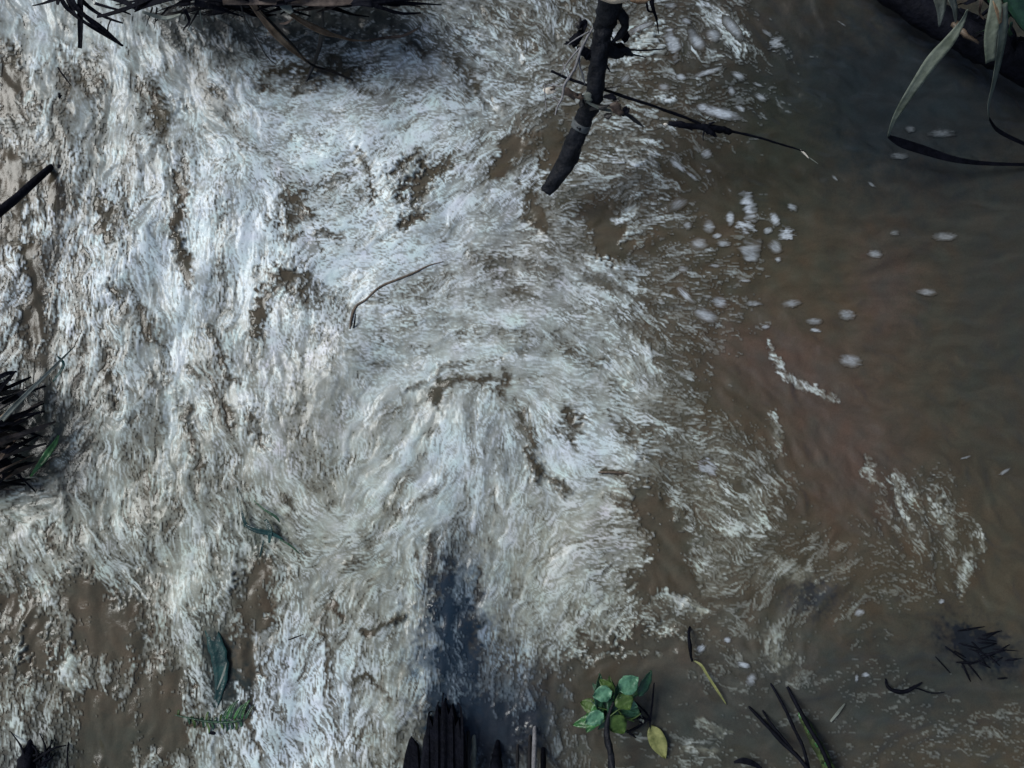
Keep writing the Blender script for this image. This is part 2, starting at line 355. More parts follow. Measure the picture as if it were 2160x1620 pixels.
h2 = (shape[0] // 2, shape[1] // 2)
vx2 = vx[::2, ::2][:h2[0], :h2[1]]; vy2 = vy[::2, ::2][:h2[0], :h2[1]]
Cc = upx(lic(band(h2, 5, 26, 3), vx2, vy2, 20), shape, 2)
h4 = (shape[0] // 4, shape[1] // 4)
vx4 = vx[::4, ::4][:h4[0], :h4[1]]; vy4 = vy[::4, ::4][:h4[0], :h4[1]]
Ee = upx(lic(band(h4, 6, 30, 9), vx4, vy4, 26), shape, 4)
Dd = upx(band(h2, 12, 70, 4), shape, 2)
Iso = band(shape, 3, 12, 6)

cov = cov0 + (Ee * .10 + band(shape, 18, 110, 34) * .06) * np.clip(cov0 * 2, 0, 1)
def erfu(x): return 1 / (1 + np.exp(-1.7 * x))
sp_ = np.clip(1 - cov * 2.2, 0, 1)          # sparse places carry bigger, rounder flecks
mx = np.clip(.5 + .35 * band(shape, 30, 150, 35), 0, 1)
n = (.70 - .40 * sp_) * (1.3 - .6 * mx) * F + .55 * (.6 + .7 * mx) * Mm + (.40 + .3 * sp_) * Cc + (.40 + .3 * sp_) * Dd + (.24 + .28 * lacy) * Iso
n /= n.std()
u = erfu(n)
c0 = np.clip(cov * .98 + .02 - dark * .85 + lite, 0, 1.1)
# sparse cells stay almost empty, dense cells nearly closed
soft = 1.0 - .62 * cri
t = (u - (1 - c0)) / soft + .35
f = np.clip(t, 0, 1); f = f * f * (3 - 2 * f)
f *= np.clip((c0 - .03) * 9, 0, 1)
fine = erfu(.8 * F + .5 * Iso + .3 * Mm)
milk = np.clip(c0 * 1.3 - .16, 0, 1) * (.86 - .50 * cri)
strength = (.76 + .36 * cri) * (.22 + .58 * c0) + (.40 + .30 * cri) * (fine - .5) + .20 * cri
a = np.clip(np.maximum(milk * .8 + .22 * (fine - .5) * (c0 > .1), f * strength), 0, 1)
# bright threads on top of the froth
thr = np.clip(1 - np.abs(F * .6 + Mm * .8 + .1) * 3.2, 0, 1) * np.clip(c0 * 2 - .5, 0, 1)
a = np.clip(a + thr * (.03 + .14 * cri) * (1 - a), 0, 1)
a = np.clip(a * np.clip(1 + (.06 + .07 * cri) * Ee + .05 * Cc + .10 * band(shape, 14, 80, 36), .35, 1.6), 0, 1)

def blob(x, y, rx, ry, deg=0, p=1.0):
    r = R(deg); dx = PXX - x + wob[0] * 14; dy = PYY - y + wob[1] * 14
    q = ((dx * math.cos(r) + dy * math.sin(r)) / rx) ** 2 + ((-dx * math.sin(r) + dy * math.cos(r)) / ry) ** 2
    return np.exp(-q * p)
# colour of the silty water, with shade painted in at the right and lower corner
W = np.empty(shape + (3,), np.float32); W[:] = (.074, .064, .045)
def tint(mask, col):
    global W
    W += (np.array(col, np.float32) - W) * mask[..., None]
tint(np.clip(blob(1640, 760, 150, 90, 20) + blob(1800, 960, 130, 170, -35) + blob(1870, 620, 70, 120), 0, 1) * .7, (.096, .071, .062))
tint(np.clip(blob(1900, 220, 400, 240, 15) * 1.2, 0, 1) * .95, (.018, .025, .031))  # dark upper right: overhead shade and dark reflection painted into the water
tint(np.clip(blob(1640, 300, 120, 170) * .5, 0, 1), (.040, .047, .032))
tint(blob(2150, 650, 220, 420) * .7, (.038, .042, .040))  # right edge darkened in colour to stand in for shade
tint(blob(1700, 1480, 420, 150, 5) * .55, (.042, .050, .052))  # bottom right corner darkening painted as a bluish tint
tint(blob(1450, 1560, 260, 110) * .5, (.032, .042, .038))
tint(blob(2000, 1420, 260, 110) * .6, (.026, .036, .038))
tint(np.clip(blob(1710, 1265, 55, 30, -10) * 1.1, 0, 1) * .75, (.014, .020, .032))
tint(np.clip(blob(2040, 1345, 60, 26, 20) * 1.3 + blob(2080, 1385, 70, 30, 15) * 1.3, 0, 1) * .85, (.008, .012, .020))
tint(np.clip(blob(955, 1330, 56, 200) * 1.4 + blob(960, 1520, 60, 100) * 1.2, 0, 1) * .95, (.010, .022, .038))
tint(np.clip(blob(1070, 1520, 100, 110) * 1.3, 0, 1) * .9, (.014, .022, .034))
tint(np.clip(blob(455, 1400, 34, 110, -8) * 1.3 + blob(480, 1450, 45, 50), 0, 1) * .8, (.014, .026, .028))
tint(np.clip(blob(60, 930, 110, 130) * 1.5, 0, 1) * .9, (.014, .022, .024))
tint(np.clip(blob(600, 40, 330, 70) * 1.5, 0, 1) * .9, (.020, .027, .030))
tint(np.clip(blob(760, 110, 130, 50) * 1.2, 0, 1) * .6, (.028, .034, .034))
tint(np.clip(blob(70, 1600, 90, 60) * 1.3, 0, 1) * .7, (.018, .022, .028))
tint(np.clip(blob(200, 1570, 130, 60), 0, 1) * .5, (.035, .045, .035))
tint(np.clip(blob(560, 1120, 60, 50, 20) * 1.2, 0, 1) * .7, (.02, .04, .034))
# colour of the froth and the sky reflection painted with it: cold white up left, greyer and warmer with silt below
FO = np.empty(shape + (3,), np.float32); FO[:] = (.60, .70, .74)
warm = np.clip((PYY - 560) / 500, 0, 1) * .75 + .2 * blob(120, 250, 260, 190)
warm = np.clip(warm - blob(620, 1500, 130, 150) * 1.4 - .5 * blob(1230, 960, 160, 110) - .5 * blob(960, 1000, 130, 150), 0, 1)
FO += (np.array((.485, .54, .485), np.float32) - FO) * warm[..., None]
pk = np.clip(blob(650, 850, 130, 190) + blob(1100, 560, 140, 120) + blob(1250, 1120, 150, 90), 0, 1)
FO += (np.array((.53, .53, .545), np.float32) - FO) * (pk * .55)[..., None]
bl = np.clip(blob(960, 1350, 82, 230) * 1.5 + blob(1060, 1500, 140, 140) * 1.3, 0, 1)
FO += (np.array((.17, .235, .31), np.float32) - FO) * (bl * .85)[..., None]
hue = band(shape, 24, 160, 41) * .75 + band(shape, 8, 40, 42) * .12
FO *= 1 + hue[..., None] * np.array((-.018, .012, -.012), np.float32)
W *= 1 + hue[..., None] * np.array((.04, -.012, -.03), np.float32)
W *= (1 + .10 * np.clip(Cc, -2, 2) * .6)[..., None]

# froth is thinner round the drowned plants and over the black stumps
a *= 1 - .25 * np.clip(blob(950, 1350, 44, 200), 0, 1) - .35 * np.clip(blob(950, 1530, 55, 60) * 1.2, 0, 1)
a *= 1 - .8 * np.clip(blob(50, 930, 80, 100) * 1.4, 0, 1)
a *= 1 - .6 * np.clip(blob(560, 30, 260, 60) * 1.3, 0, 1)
a *= 1 - .75 * np.clip(blob(468, 1400, 30, 100, -8) * 1.3, 0, 1)
a *= 1 - .75 * np.clip(blob(1720, 1262, 50, 28) * 1.2, 0, 1)
a *= 1 - .35 * np.clip(blob(560, 1120, 50, 40) * 1.2, 0, 1)
a *= 1 - .45 * np.clip(blob(1560, 1520, 420, 120) * 1.3 + blob(1640, 1330, 160, 100), 0, 1)
# aerated silty water under the froth is olive grey, the froth and its painted sky reflection pale
wm = np.clip(warm + .35, 0, 1)[..., None]
MC = np.array((.46, .51, .515), np.float32) * (1 - wm) + np.array((.40, .42, .345), np.float32) * wm
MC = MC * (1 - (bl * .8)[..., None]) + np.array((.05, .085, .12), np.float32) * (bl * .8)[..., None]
am = np.clip(milk * .85, 0, 1)[..., None]
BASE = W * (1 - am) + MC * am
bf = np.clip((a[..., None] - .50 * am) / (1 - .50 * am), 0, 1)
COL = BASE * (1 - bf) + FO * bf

# height of the water
swell = band((shape[0] // 6 + 2, shape[1] // 6 + 2), 16, 60, 51); swell = upx(swell, shape, 6)
rough = np.clip(c0 * 1.4, .06, 1)
H = .008 * swell * (.3 + .8 * rough) + .0011 * Cc * rough + .00042 * Mm * rough + .00008 * F * rough
H += .0025 * upx(lic(band(h2, 9, 40, 8), vx2, vy2, 6), shape, 2) * (1 - .5 * rough)
edge = np.minimum(np.minimum(WX - X0, X1 - WX), np.minimum(WY - Y0, Y1 - WY)) / .18
edge = np.clip(edge, 0, 1); H *= edge
def hz(p):
    j = int(round((p.x - X0) / (X1 - X0) * (nx - 1))); i = int(round((Y1 - p.y) / (Y1 - Y0) * (ny - 1)))
    return float(H[min(max(i, 0), ny - 1), min(max(j, 0), nx - 1)])
def wat(px, py, dz=0.0):
    """point dz over the water surface at a photo position"""
    p = at(px, py, 0); return at(px, py, hz(p) + dz)

# ------------------------------------------------------------------ helpers for objects
def link(name, me, parent=None, m=None, smooth=True):
    o = bpy.data.objects.new(name, me); C.objects.link(o)
    if m: me.materials.append(m)
    if smooth: me.polygons.foreach_set('use_smooth', [True] * len(me.polygons))
    if parent is not None:
        o.parent = parent
        me_shift = parent.location
        for v in me.vertices: v.co -= me_shift
    return o
def fast_mesh(name, co, quads, col, m, kind, label=None):
    me = bpy.data.meshes.new(name)
    me.vertices.add(len(co)); me.vertices.foreach_set('co', co.astype(np.float32).ravel())
    k = quads.shape[1]
    me.loops.add(quads.size); me.loops.foreach_set('vertex_index', quads.astype(np.int32).ravel())
    me.polygons.add(len(quads)); me.polygons.foreach_set('loop_start', (np.arange(len(quads)) * k).astype(np.int32))
    me.polygons.foreach_set('loop_total', np.full(len(quads), k, np.int32))
    me.polygons.foreach_set('use_smooth', np.ones(len(quads), bool))
    me.update(calc_edges=True)
    at_ = me.attributes.new('tone', 'FLOAT_COLOR', 'POINT')
    at_.data.foreach_set('color', np.concatenate([col, np.ones((len(col), 1), np.float32)], 1).astype(np.float32).ravel())
    me.materials.append(m)
    o = bpy.data.objects.new(name, me); C.objects.link(o)
    if kind: o['kind'] = kind
    if label: o['label'] = label
    return o
def grid_quads(h, wd, keep=None):
    i = np.arange(h * wd).reshape(h, wd)
    q = np.stack([i[:-1, :-1], i[1:, :-1], i[1:, 1:], i[:-1, 1:]], -1)
    if keep is not None: q = q[keep]
    return q.reshape(-1, 4)

# ------------------------------------------------------------------ river water: half resolution sheet with its own silt colour, plus the wide sheet round it
k = 1
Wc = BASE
iy = np.r_[np.arange(0, ny - 1, k), ny - 1]; ix = np.r_[np.arange(0, nx - 1, k), nx - 1]
g = np.ix_(iy, ix)
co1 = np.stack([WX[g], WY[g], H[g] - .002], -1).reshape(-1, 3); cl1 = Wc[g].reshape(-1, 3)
q1 = grid_quads(len(iy), len(ix))
# outer part: rows and columns graded outwards from the fine sheet
def outer():
    xs = np.concatenate([np.linspace(-14, X0, 130), np.linspace(X0, X1, 100)[1:-1], np.linspace(X1, 6, 60)])
    ys = np.concatenate([np.linspace(4.2, Y1, 50), np.linspace(Y1, Y0, 80)[1:-1], np.linspace(Y0, -12, 110)])
    X, Y = np.meshgrid(xs, ys)
    sh = X.shape
    cx = (X[:-1, :-1] + X[1:, 1:]) / 2; cy = (Y[:-1, :-1] + Y[1:, 1:]) / 2
    keep = ~((cx > X0) & (cx < X1) & (cy > Y0) & (cy < Y1))
    px, py = topx(np.clip(X, X0, X1), np.clip(Y, Y0, Y1))
    cv = samp(COV, px.astype(np.float32), py.astype(np.float32))
    nn = erfu(band(sh, 2, 8, 61) * .8 + band(sh, 6, 30, 62) * .7)
    ff = np.clip((nn - (1 - cv)) * 3 + .3, 0, 1) * (.3 + .5 * cv)
    onedge = (np.abs(np.clip(X, X0, X1) - X) < 1e-6) & (np.abs(np.clip(Y, Y0, Y1) - Y) < 1e-6)
    Z = np.where(onedge, -.002, band(sh, 4, 14, 63) * .012 - .004)
    col = np.array((.088, .074, .058))[None, None] * (1 - ff[..., None]) + np.array((.6, .62, .63))[None, None] * ff[..., None]
    return np.stack([X, Y, Z], -1).reshape(-1, 3), col.reshape(-1, 3).astype(np.float32), grid_quads(*sh, keep=keep)
co2, cl2, q2 = outer()
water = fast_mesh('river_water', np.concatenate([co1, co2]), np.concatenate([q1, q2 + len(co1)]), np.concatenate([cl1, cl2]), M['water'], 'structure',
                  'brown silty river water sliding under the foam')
# ------------------------------------------------------------------ the froth, sky reflection painted into its colour: a broken sheet lying on the water
ak = a.copy(); ak *= (edge > 0)
m4 = np.maximum(np.maximum(ak[:-1, :-1], ak[1:, :-1]), np.maximum(ak[:-1, 1:], ak[1:, 1:]))
keep = m4 > .08 + milk[:-1, :-1] * .42
q = grid_quads(ny, nx, keep)
used = np.unique(q); remap = np.zeros(ny * nx, np.int32); remap[used] = np.arange(len(used), dtype=np.int32)
lift = (.0005 + .0003 * np.clip(a - milk * .5, 0, 1) ** 1.2 + .0000 * (fine - .5) * rough).astype(np.float32)
cof = np.stack([WX, WY, H + np.maximum(lift, .0005)], -1).reshape(-1, 3)[used]
froth = fast_mesh('foam_and_glint', cof, remap[q], COL.reshape(-1, 3)[used], M['foam'], 'stuff', 'white and grey foam with painted sky reflection streaked over the brown flood water')
print('foam and glint quads', len(q), 'water quads', len(q1) + len(q2))

# ------------------------------------------------------------------ ground beyond the water
def sheet(name, xs, ys, zf, m, kind):
    X, Y = np.meshgrid(xs, ys); Z = zf(X, Y)
    i = np.arange(X.size).reshape(X.shape)
    qd = np.stack([i[:-1, :-1], i[:-1, 1:], i[1:, 1:], i[1:, :-1]], -1).reshape(-1, 4)
    me = bpy.data.meshes.new(name); me.from_pydata(np.stack([X, Y, Z], -1).reshape(-1, 3).tolist(), [], qd.tolist())
    o = link(name, me, None, m); o['kind'] = kind
    return o
sheet('ground', np.linspace(-150, 150, 31), np.linspace(-150, 150, 31), lambda X, Y: X * 0 - .6, M['earth'], 'structure')
def bankz(X, Y):
    d = np.maximum((Y - 1.95) + .12 * np.sin(X * 2.3) + .06 * np.sin(X * 7.1), (X + Y * .55 - 3.35) + .1 * np.sin(Y * 3.1))
    return np.clip(d * .75, -.5, .95) + .03 * np.sin(X * 9 + Y * 5) * np.sin(Y * 11) + .015 * np.sin(X * 23 + 2 * Y)
sheet('river_bank', np.linspace(-14, 14, 260), np.linspace(-8, 12, 190), lambda X, Y: np.where(bankz(X, Y) < -.45, -.5, bankz(X, Y)) - .06, M['earth'], 'structure')

def frame_of(pts):
    T = []
    for i in range(len(pts)):
        T.append((pts[min(i + 1, len(pts) - 1)] - pts[max(i - 1, 0)]).normalized())
    return T
def spline(pts, n):
    """Catmull-Rom through 3D points (with extra scalar channels allowed)"""
    out = []
    P = [pts[0]] + list(pts) + [pts[-1]]
    segs = len(pts) - 1
    for s in range(n):
        tt = s / (n - 1) * segs; i = min(int(tt), segs - 1); t = tt - i
        p0, p1, p2, p3 = P[i], P[i + 1], P[i + 2], P[i + 3]
        out.append([.5 * ((2 * b) + (-a_ + c) * t + (2 * a_ - 5 * b + 4 * c - d) * t * t + (-a_ + 3 * b - 3 * c + d) * t ** 3)
                    for a_, b, c, d in zip(p0, p1, p2, p3)])
    return out
def pts_px(lst):
    """[(px,py,z,width_px)] -> [(x,y,z,w)]"""
    out = []
    for px, py, z, wd in lst:
        p = at(px, py, z); out.append((p.x, p.y, p.z, pw(wd, z)))
    return out
def tube_mesh(name, lst, n=None, sides=8, jit=.12, flat=1.0, caps=True, seed=0):
    rr = random.Random(seed + len(lst) * 13)
    n = n or max(3, len(lst) * 4)
    sp = spline(lst, n)
    P = [Vector(s[:3]) for s in sp]; T = frame_of(P)
    V = []; Fc = []
    up = Vector((.13, .21, 1)).normalized()
    for i, (p, t) in enumerate(zip(P, T)):
        s = t.cross(up).normalized(); b = s.cross(t).normalized()
        r = max(sp[i][3], .0004) / 2
        for j in range(sides):
            an = 2 * math.pi * j / sides
            q_ = r * (1 + rr.uniform(-jit, jit) + jit * .8 * math.sin(3 * an + i * .8))
            V.append(p + s * math.cos(an) * q_ + b * math.sin(an) * q_ * flat)
    for i in range(n - 1):
        for j in range(sides):
            a0 = i * sides + j; a1 = i * sides + (j + 1) % sides
            Fc.append((a0, a1, a1 + sides, a0 + sides))
    if caps:
        Fc.append(tuple(range(sides))[::-1]); Fc.append(tuple(range((n - 1) * sides, n * sides)))
    me = bpy.data.meshes.new(name); me.from_pydata(V, [], Fc); return me
def blade_mesh(name, lst, n=None, fold=.25, thick=.0012, twist=0.0, roll=0.0, rag=0.0, seed=0, up=Vector((0, 0, 1))):
    """long leaf: V folded strip with thickness; lst = (x,y,z,w)"""
    rr = random.Random(seed)
    n = n or max(5, len(lst) * 4)
    sp = spline(lst, n)
    P = [Vector(s[:3]) for s in sp]; T = frame_of(P)
    V = []; Fc = []
    for i, (p, t) in enumerate(zip(P, T)):
        s = t.cross(up)
        s = s.normalized() if s.length > 1e-4 else Vector((1, 0, 0))
        s = Quaternion(t, roll + twist * i / (n - 1)) @ s
        b = s.cross(t).normalized()
        w_ = max(sp[i][3], .0006) / 2
        l_ = w_ * (1 + rr.uniform(-rag, rag)); r_ = w_ * (1 + rr.uniform(-rag, rag))
        for dz in (thick / 2, -thick / 2):
            V.append(p - s * l_ + b * (fold * w_ + dz)); V.append(p - s * l_ * .5 + b * (fold * w_ * .35 + dz)); V.append(p + b * dz)
            V.append(p + s * r_ * .5 + b * (fold * w_ * .35 + dz)); V.append(p + s * r_ + b * (fold * w_ + dz))
    for i in range(n - 1):
        o0 = i * 10; o1 = o0 + 10
        for j in range(4):
            Fc.append((o0 + j, o0 + j + 1, o1 + j + 1, o1 + j))
            Fc.append((o0 + 5 + j + 1, o0 + 5 + j, o1 + 5 + j, o1 + 5 + j + 1))
        Fc.append((o0 + 5, o0, o1, o1 + 5)); Fc.append((o0 + 4, o0 + 9, o1 + 9, o1 + 4))
    Fc.append((0, 5, 6, 7, 8, 9, 4, 3, 2, 1)); e = (n - 1) * 10
    Fc.append((e, e + 1, e + 2, e + 3, e + 4, e + 9, e + 8, e + 7, e + 6, e + 5))
    me = bpy.data.meshes.new(name); me.from_pydata(V, [], Fc); return me
def thing(name, label, cat, loc=(0, 0, 0), group=None):
    o = bpy.data.objects.new(name, None); C.objects.link(o); o.location = loc; o.empty_display_size = .1
    o['label'] = label; o['category'] = cat
    if group: o['group'] = group
    return o
def tag(o, label, cat, group=None):
    o['label'] = label; o['category'] = cat
    if group: o['group'] = group
    return o
def recentre(o):
    me = o.data; c = sum((v.co for v in me.vertices), Vector()) / len(me.vertices)
    c.z = min(v.co.z for v in me.vertices)
    for v in me.vertices: v.co -= c
    o.location = c
    return o
def tube(name, lst, m, parent=None, **kw): return link(name, tube_mesh(name, pts_px(lst), **kw), parent, m)
def blade(name, lst, m, parent=None, **kw): return link(name, blade_mesh(name, pts_px(lst), **kw), parent, m)
def scrap(name, px, py, z, rx, ry, deg, m, parent=None, seed=0, tilt=.4, curl=.3, pts=14):
    """crumpled piece of dead leaf with torn edge and thickness"""
    rr = random.Random(seed); c = at(px, py, z)
    V = []; Fc = []; a0 = -R(deg)
    rx, ry = pw(rx, z), pw(ry, z)
    tx, ty = rr.uniform(-tilt, tilt), rr.uniform(-tilt, tilt)
    rad = [rr.uniform(.62, 1.1) for _ in range(pts)]
    for dz in (0, -.0012):
        V.append(c + Vector((0, 0, dz)))
        for rg in (.5, 1.0):
            for i in range(pts):
                an = 2 * math.pi * i / pts
                x = math.cos(an) * rx * rad[i] * rg; y = math.sin(an) * ry * rad[i] * rg
                zz = curl * (y * y / ry) * (1 if seed % 2 else -1) + x * tx + y * ty + .12 * ry * math.sin(3 * an + seed) * rg
                V.append(c + Vector((x * math.cos(a0) - y * math.sin(a0), x * math.sin(a0) + y * math.cos(a0), zz + dz)))
    B = 1 + 2 * pts
    for i in range(pts):
        j = (i + 1) % pts
        Fc += [(0, 1 + i, 1 + j), (1 + i, 1 + pts + i, 1 + pts + j, 1 + j), (B, B + 1 + j, B + 1 + i), (B + 1 + j, B + 1 + pts + j, B + 1 + pts + i, B + 1 + i),
               (1 + pts + i, B + 1 + pts + i, B + 1 + pts + j, 1 + pts + j)]
    me = bpy.data.meshes.new(name); me.from_pydata(V, [], Fc)
    return link(name, me, parent, m)
def leaf(name, px, py, z, length, width, deg, m, parent=None, pitch=.2, rollz=0.0, tip=.8, seed=0):
    """ovate leaf; base at px,py; deg = direction in the photo (0 right, 90 down)"""
    rr = random.Random(seed); c = at(px, py, z); L = pw(length, z); Wd = pw(width, z) / 2
    d = Vector((math.cos(R(deg)), -math.sin(R(deg)), 0)); s = Vector((-d.y, d.x, 0)); upv = Vector((0, 0, 1))
    q_ = Quaternion(d, rollz); s = q_ @ s; nrm = q_ @ upv
    V = []; Fc = []; N = 11
    for dz in (0, -.0011):
        for i in range(N):
            t = i / (N - 1)
            wv = Wd * (math.sin(math.pi * t ** tip) ** .8) * (1 + rr.uniform(-.05, .05)) + .0006
            ctr = c + d * (L * t) + Vector((0, 0, 1)) * (L * (pitch * t - .45 * t * t * abs(pitch) - .12 * t * t)) + nrm * dz
            for k_ in (-1, -.5, 0, .5, 1):
                V.append(ctr + s * wv * k_ + nrm * (Wd * (.30 * abs(k_) + .07 * math.sin(i * 2.1) * abs(k_))))
    B = N * 5
    for i in range(N - 1):
        for j in range(4):
            p = i * 5 + j
            Fc.append((p, p + 1, p + 6, p + 5)); Fc.append((B + p + 1, B + p, B + p + 5, B + p + 6))
        Fc.append((B + i * 5, i * 5, i * 5 + 5, B + i * 5 + 5)); Fc.append((i * 5 + 4, B + i * 5 + 4, B + i * 5 + 9, i * 5 + 9))
    me = bpy.data.meshes.new(name); me.from_pydata(V, [], Fc)
    return link(name, me, parent, m)

# ------------------------------------------------------------------ the leaning dark branch
br = thing('dead_branch', 'thick dark wet branch with broken lower end leaning over the water at the top', 'branch', at(1300, -60, .75))
tube('limb', [(1350, -560, 1.25, 70), (1312, -160, .85, 62), (1288, 0, .68, 54), (1276, 50, .60, 46), (1267, 90, .56, 40), (1261, 139, .51, 38), (1252, 208, .43, 38), (1236, 243, .37, 38), (1213, 295, .30, 39), (1192, 347, .22, 40), (1152, 404, .15, 26)],
     M['bark'], br, n=80, sides=18, jit=.10)
scrap('broken_tip', 1153, 402, .155, 14, 5, 10, M['black'], br, seed=3)
tube('tape_band', [(1229, 257, .35, 42), (1226, 264, .34, 43), (1222, 272, .33, 42)], M['tape'], br, n=6, sides=16, jit=.02)
tube('cut_face', [(1250, -18, .76, 20), (1280, -10, .765, 26), (1312, -5, .765, 24), (1340, -12, .76, 10)], M['cream'], br, n=12, sides=10, jit=.1)
tube('cut_face', [(1330, 0, .72, 8), (1352, 3, .72, 12), (1378, -6, .73, 5)], M['tan'], br, n=8, sides=8, jit=.1)
tube('knot', [(1300, 20, .66, 22), (1318, 45, .62, 22), (1308, 75, .58, 14), (1290, 90, .56, 6)], M['bark'], br, n=12, jit=.25)
tube('knot', [(1270, 100, .53, 30), (1300, 112, .50, 24), (1320, 108, .49, 16), (1334, 118, .49, 5)], M['bark'], br, n=12, jit=.25)
tube('side_twig', [(1325, 105, .49, 4), (1360, 106, .48, 4), (1402, 103, .47, 2.5)], M['black'], br, sides=6)
tube('side_twig', [(1318, 114, .49, 5), (1340, 116, .48, 4), (1362, 121, .47, 2)], M['black'], br, sides=6)
tube('side_twig', [(1372, -30, .72, 14), (1376, 10, .68, 10), (1384, 38, .64, 5), (1390, 72, .6, 1.5)], M['black'], br, sides=6, jit=.3)
tube('side_twig', [(1362, -30, .72, 8), (1366, 18, .68, 5), (1378, 26, .66, 3)], M['black'], br, sides=6, jit=.3)
tube('side_twig', [(1288, 70, .56, 3), (1296, 88, .52, 3), (1310, 98, .5, 2)], M['black'], br, sides=5)
tube('side_twig', [(1276, 138, .5, 8), (1284, 145, .48, 4), (1287, 152, .47, 1.5)], M['bark'], br, sides=6, jit=.3)

deb = thing('caught_debris', 'tangle of dead leaves and scraps snagged on the leaning dark branch', 'debris', at(1240, 150, .5))
for i, (x, y, z, rx, ry, dg, mm) in enumerate([
    (1228, 62, .60, 22, 10, -60, 'black'), (1215, 80, .58, 20, 12, -35, 'black'), (1205, 92, .57, 22, 9, -10, 'black'), (1235, 108, .55, 24, 12, 5, 'black'), (1222, 55, .6, 12, 16, 10, 'reed'),
    (1254, 118, .53, 22, 9, 8, 'black'), (1302, 102, .50, 26, 13, 12, 'black'), (1322, 110, .49, 18, 9, 15, 'reed'), (1318, 78, .52, 10, 16, 30, 'black'),
    (1202, 195, .49, 20, 11, 10, 'brownleaf'), (1220, 205, .48, 16, 12, 60, 'brownleaf'), (1186, 190, .49, 12, 7, 0, 'greyleaf'), (1237, 205, .47, 14, 9, 25, 'greyleaf'),
    (1228, 216, .45, 12, 7, 80, 'reed'), (1285, 205, .46, 18, 7, 15, 'black'), (1262, 225, .45, 24, 8, 12, 'reed'), (1300, 232, .45, 22, 12, 20, 'brownleaf'), (1282, 242, .44, 10, 10, 0, 'reed'),
    (1318, 236, .44, 12, 9, -30, 'black'), (1300, 210, .46, 10, 5, 40, 'reed')]):
    scrap('dead_leaf', x, y, z, rx, ry, dg, M[mm], deb, seed=i + 5, tilt=.7, curl=.7)
scrap('white_scrap', 1160, 192, .51, 17, 9, 12, M['white'], deb, seed=41, tilt=.2)
scrap('white_scrap', 1165, 186, .512, 9, 6, -20, M['brownleaf'], deb, seed=42, tilt=.2)
blade('dead_leaf', [(1308, 234, .44, 4), (1325, 243, .42, 8), (1342, 256, .4, 8), (1358, 268, .38, 2)], M['reed'], deb, roll=.4, seed=3)
blade('dead_leaf', [(1236, 214, .47, 4), (1260, 226, .45, 7), (1290, 234, .44, 6), (1320, 238, .43, 2)], M['greyleaf'], deb, roll=.3, seed=4)

tw = thing('pale_twig', 'pale forked twig hanging along the left side of the leaning branch', 'twig', at(1220, 100, .6))
for pts in ([(1251, 58, .62, 5), (1238, 80, .61, 6), (1224, 108, .6, 6.5), (1214, 140, .58, 6.5), (1203, 160, .57, 6), (1190, 180, .56, 6), (1186, 205, .55, 5), (1176, 225, .54, 4), (1171, 243, .53, 2.5)],
            [(1224, 100, .6, 4), (1208, 118, .59, 4), (1192, 140, .58, 3), (1184, 158, .57, 2)],
            [(1243, 66, .62, 3), (1222, 78, .61, 3), (1206, 88, .6, 2.5), (1196, 96, .59, 2)],
            [(1224, 110, .6, 4), (1222, 135, .57, 4), (1228, 155, .55, 4), (1234, 178, .52, 3)],
            [(1190, 180, .56, 4), (1178, 182, .55, 3), (1160, 178, .54, 2.5), (1148, 184, .53, 2)],
            [(1150, 178, .54, 2.5), (1149, 200, .53, 3), (1153, 232, .52, 2)],
            [(1180, 215, .54, 3), (1168, 205, .54, 3), (1166, 212, .53, 2)],
            [(1200, 165, .57, 3), (1192, 145, .58, 2.5), (1188, 132, .58, 2)]):
    tube('twiglet', pts, M['grayt'], tw, sides=6, jit=.15)

lt = thing('long_thin_twig', 'long thin dark twig crossing behind the branch and reaching right over brown water', 'twig', at(1300, 200, .4))
tube('stem', [(1162, 150, .46, 6), (1200, 166, .45, 6), (1240, 180, .44, 6), (1276, 190, .42, 7), (1330, 208, .40, 6.5), (1390, 228, .36, 6), (1440, 246, .33, 6), (1490, 265, .30, 6), (1540, 276, .27, 5.5), (1600, 290, .24, 5), (1660, 308, .20, 4), (1698, 320, .18, 2.5)], M['black'], lt, n=60, jit=.22, sides=7)
tube('bark_chunk', [(1410, 260, .345, 9), (1440, 263, .34, 13), (1470, 268, .33, 12), (1505, 270, .31, 15), (1535, 277, .29, 14), (1541, 283, .285, 9)], M['black'], lt, n=20, jit=.3, sides=9)
tube('bark_chunk', [(1480, 262, .33, 5), (1494, 275, .32, 14), (1506, 284, .31, 8), (1513, 288, .31, 2)], M['black'], lt, jit=.3)
tube('twiglet', [(1486, 275, .32, 4), (1483, 288, .31, 3), (1484, 297, .3, 1.5)], M['black'], lt, sides=5)
tube('twiglet', [(1480, 262, .33, 4), (1492, 252, .34, 3), (1500, 244, .35, 1.5)], M['reed'], lt, sides=5)
tube('twiglet', [(1495, 262, .33, 6), (1508, 257, .335, 3)], M['black'], lt, sides=5)
tube('twiglet', [(1445, 264, .34, 7), (1457, 272, .33, 5), (1460, 276, .33, 1.5)], M['black'], lt, sides=5)
tube('twiglet', [(1250, 178, .44, 3), (1275, 186, .45, 3), (1310, 182, .47, 2)], M['reed'], lt, sides=5)
scrap('pale_tip', 1404, 262, .347, 5, 4, 0, M['white'], lt, seed=8, pts=8)
blade('pale_tip', [(1688, 316, .185, 2), (1697, 324, .18, 4), (1706, 334, .175, 1)], M['white'], lt, seed=2)
blade('pale_tip', [(1690, 322, .18, 1), (1712, 336, .16, 2.2), (1726, 346, .15, .8)], M['greyleaf'], lt, seed=3)

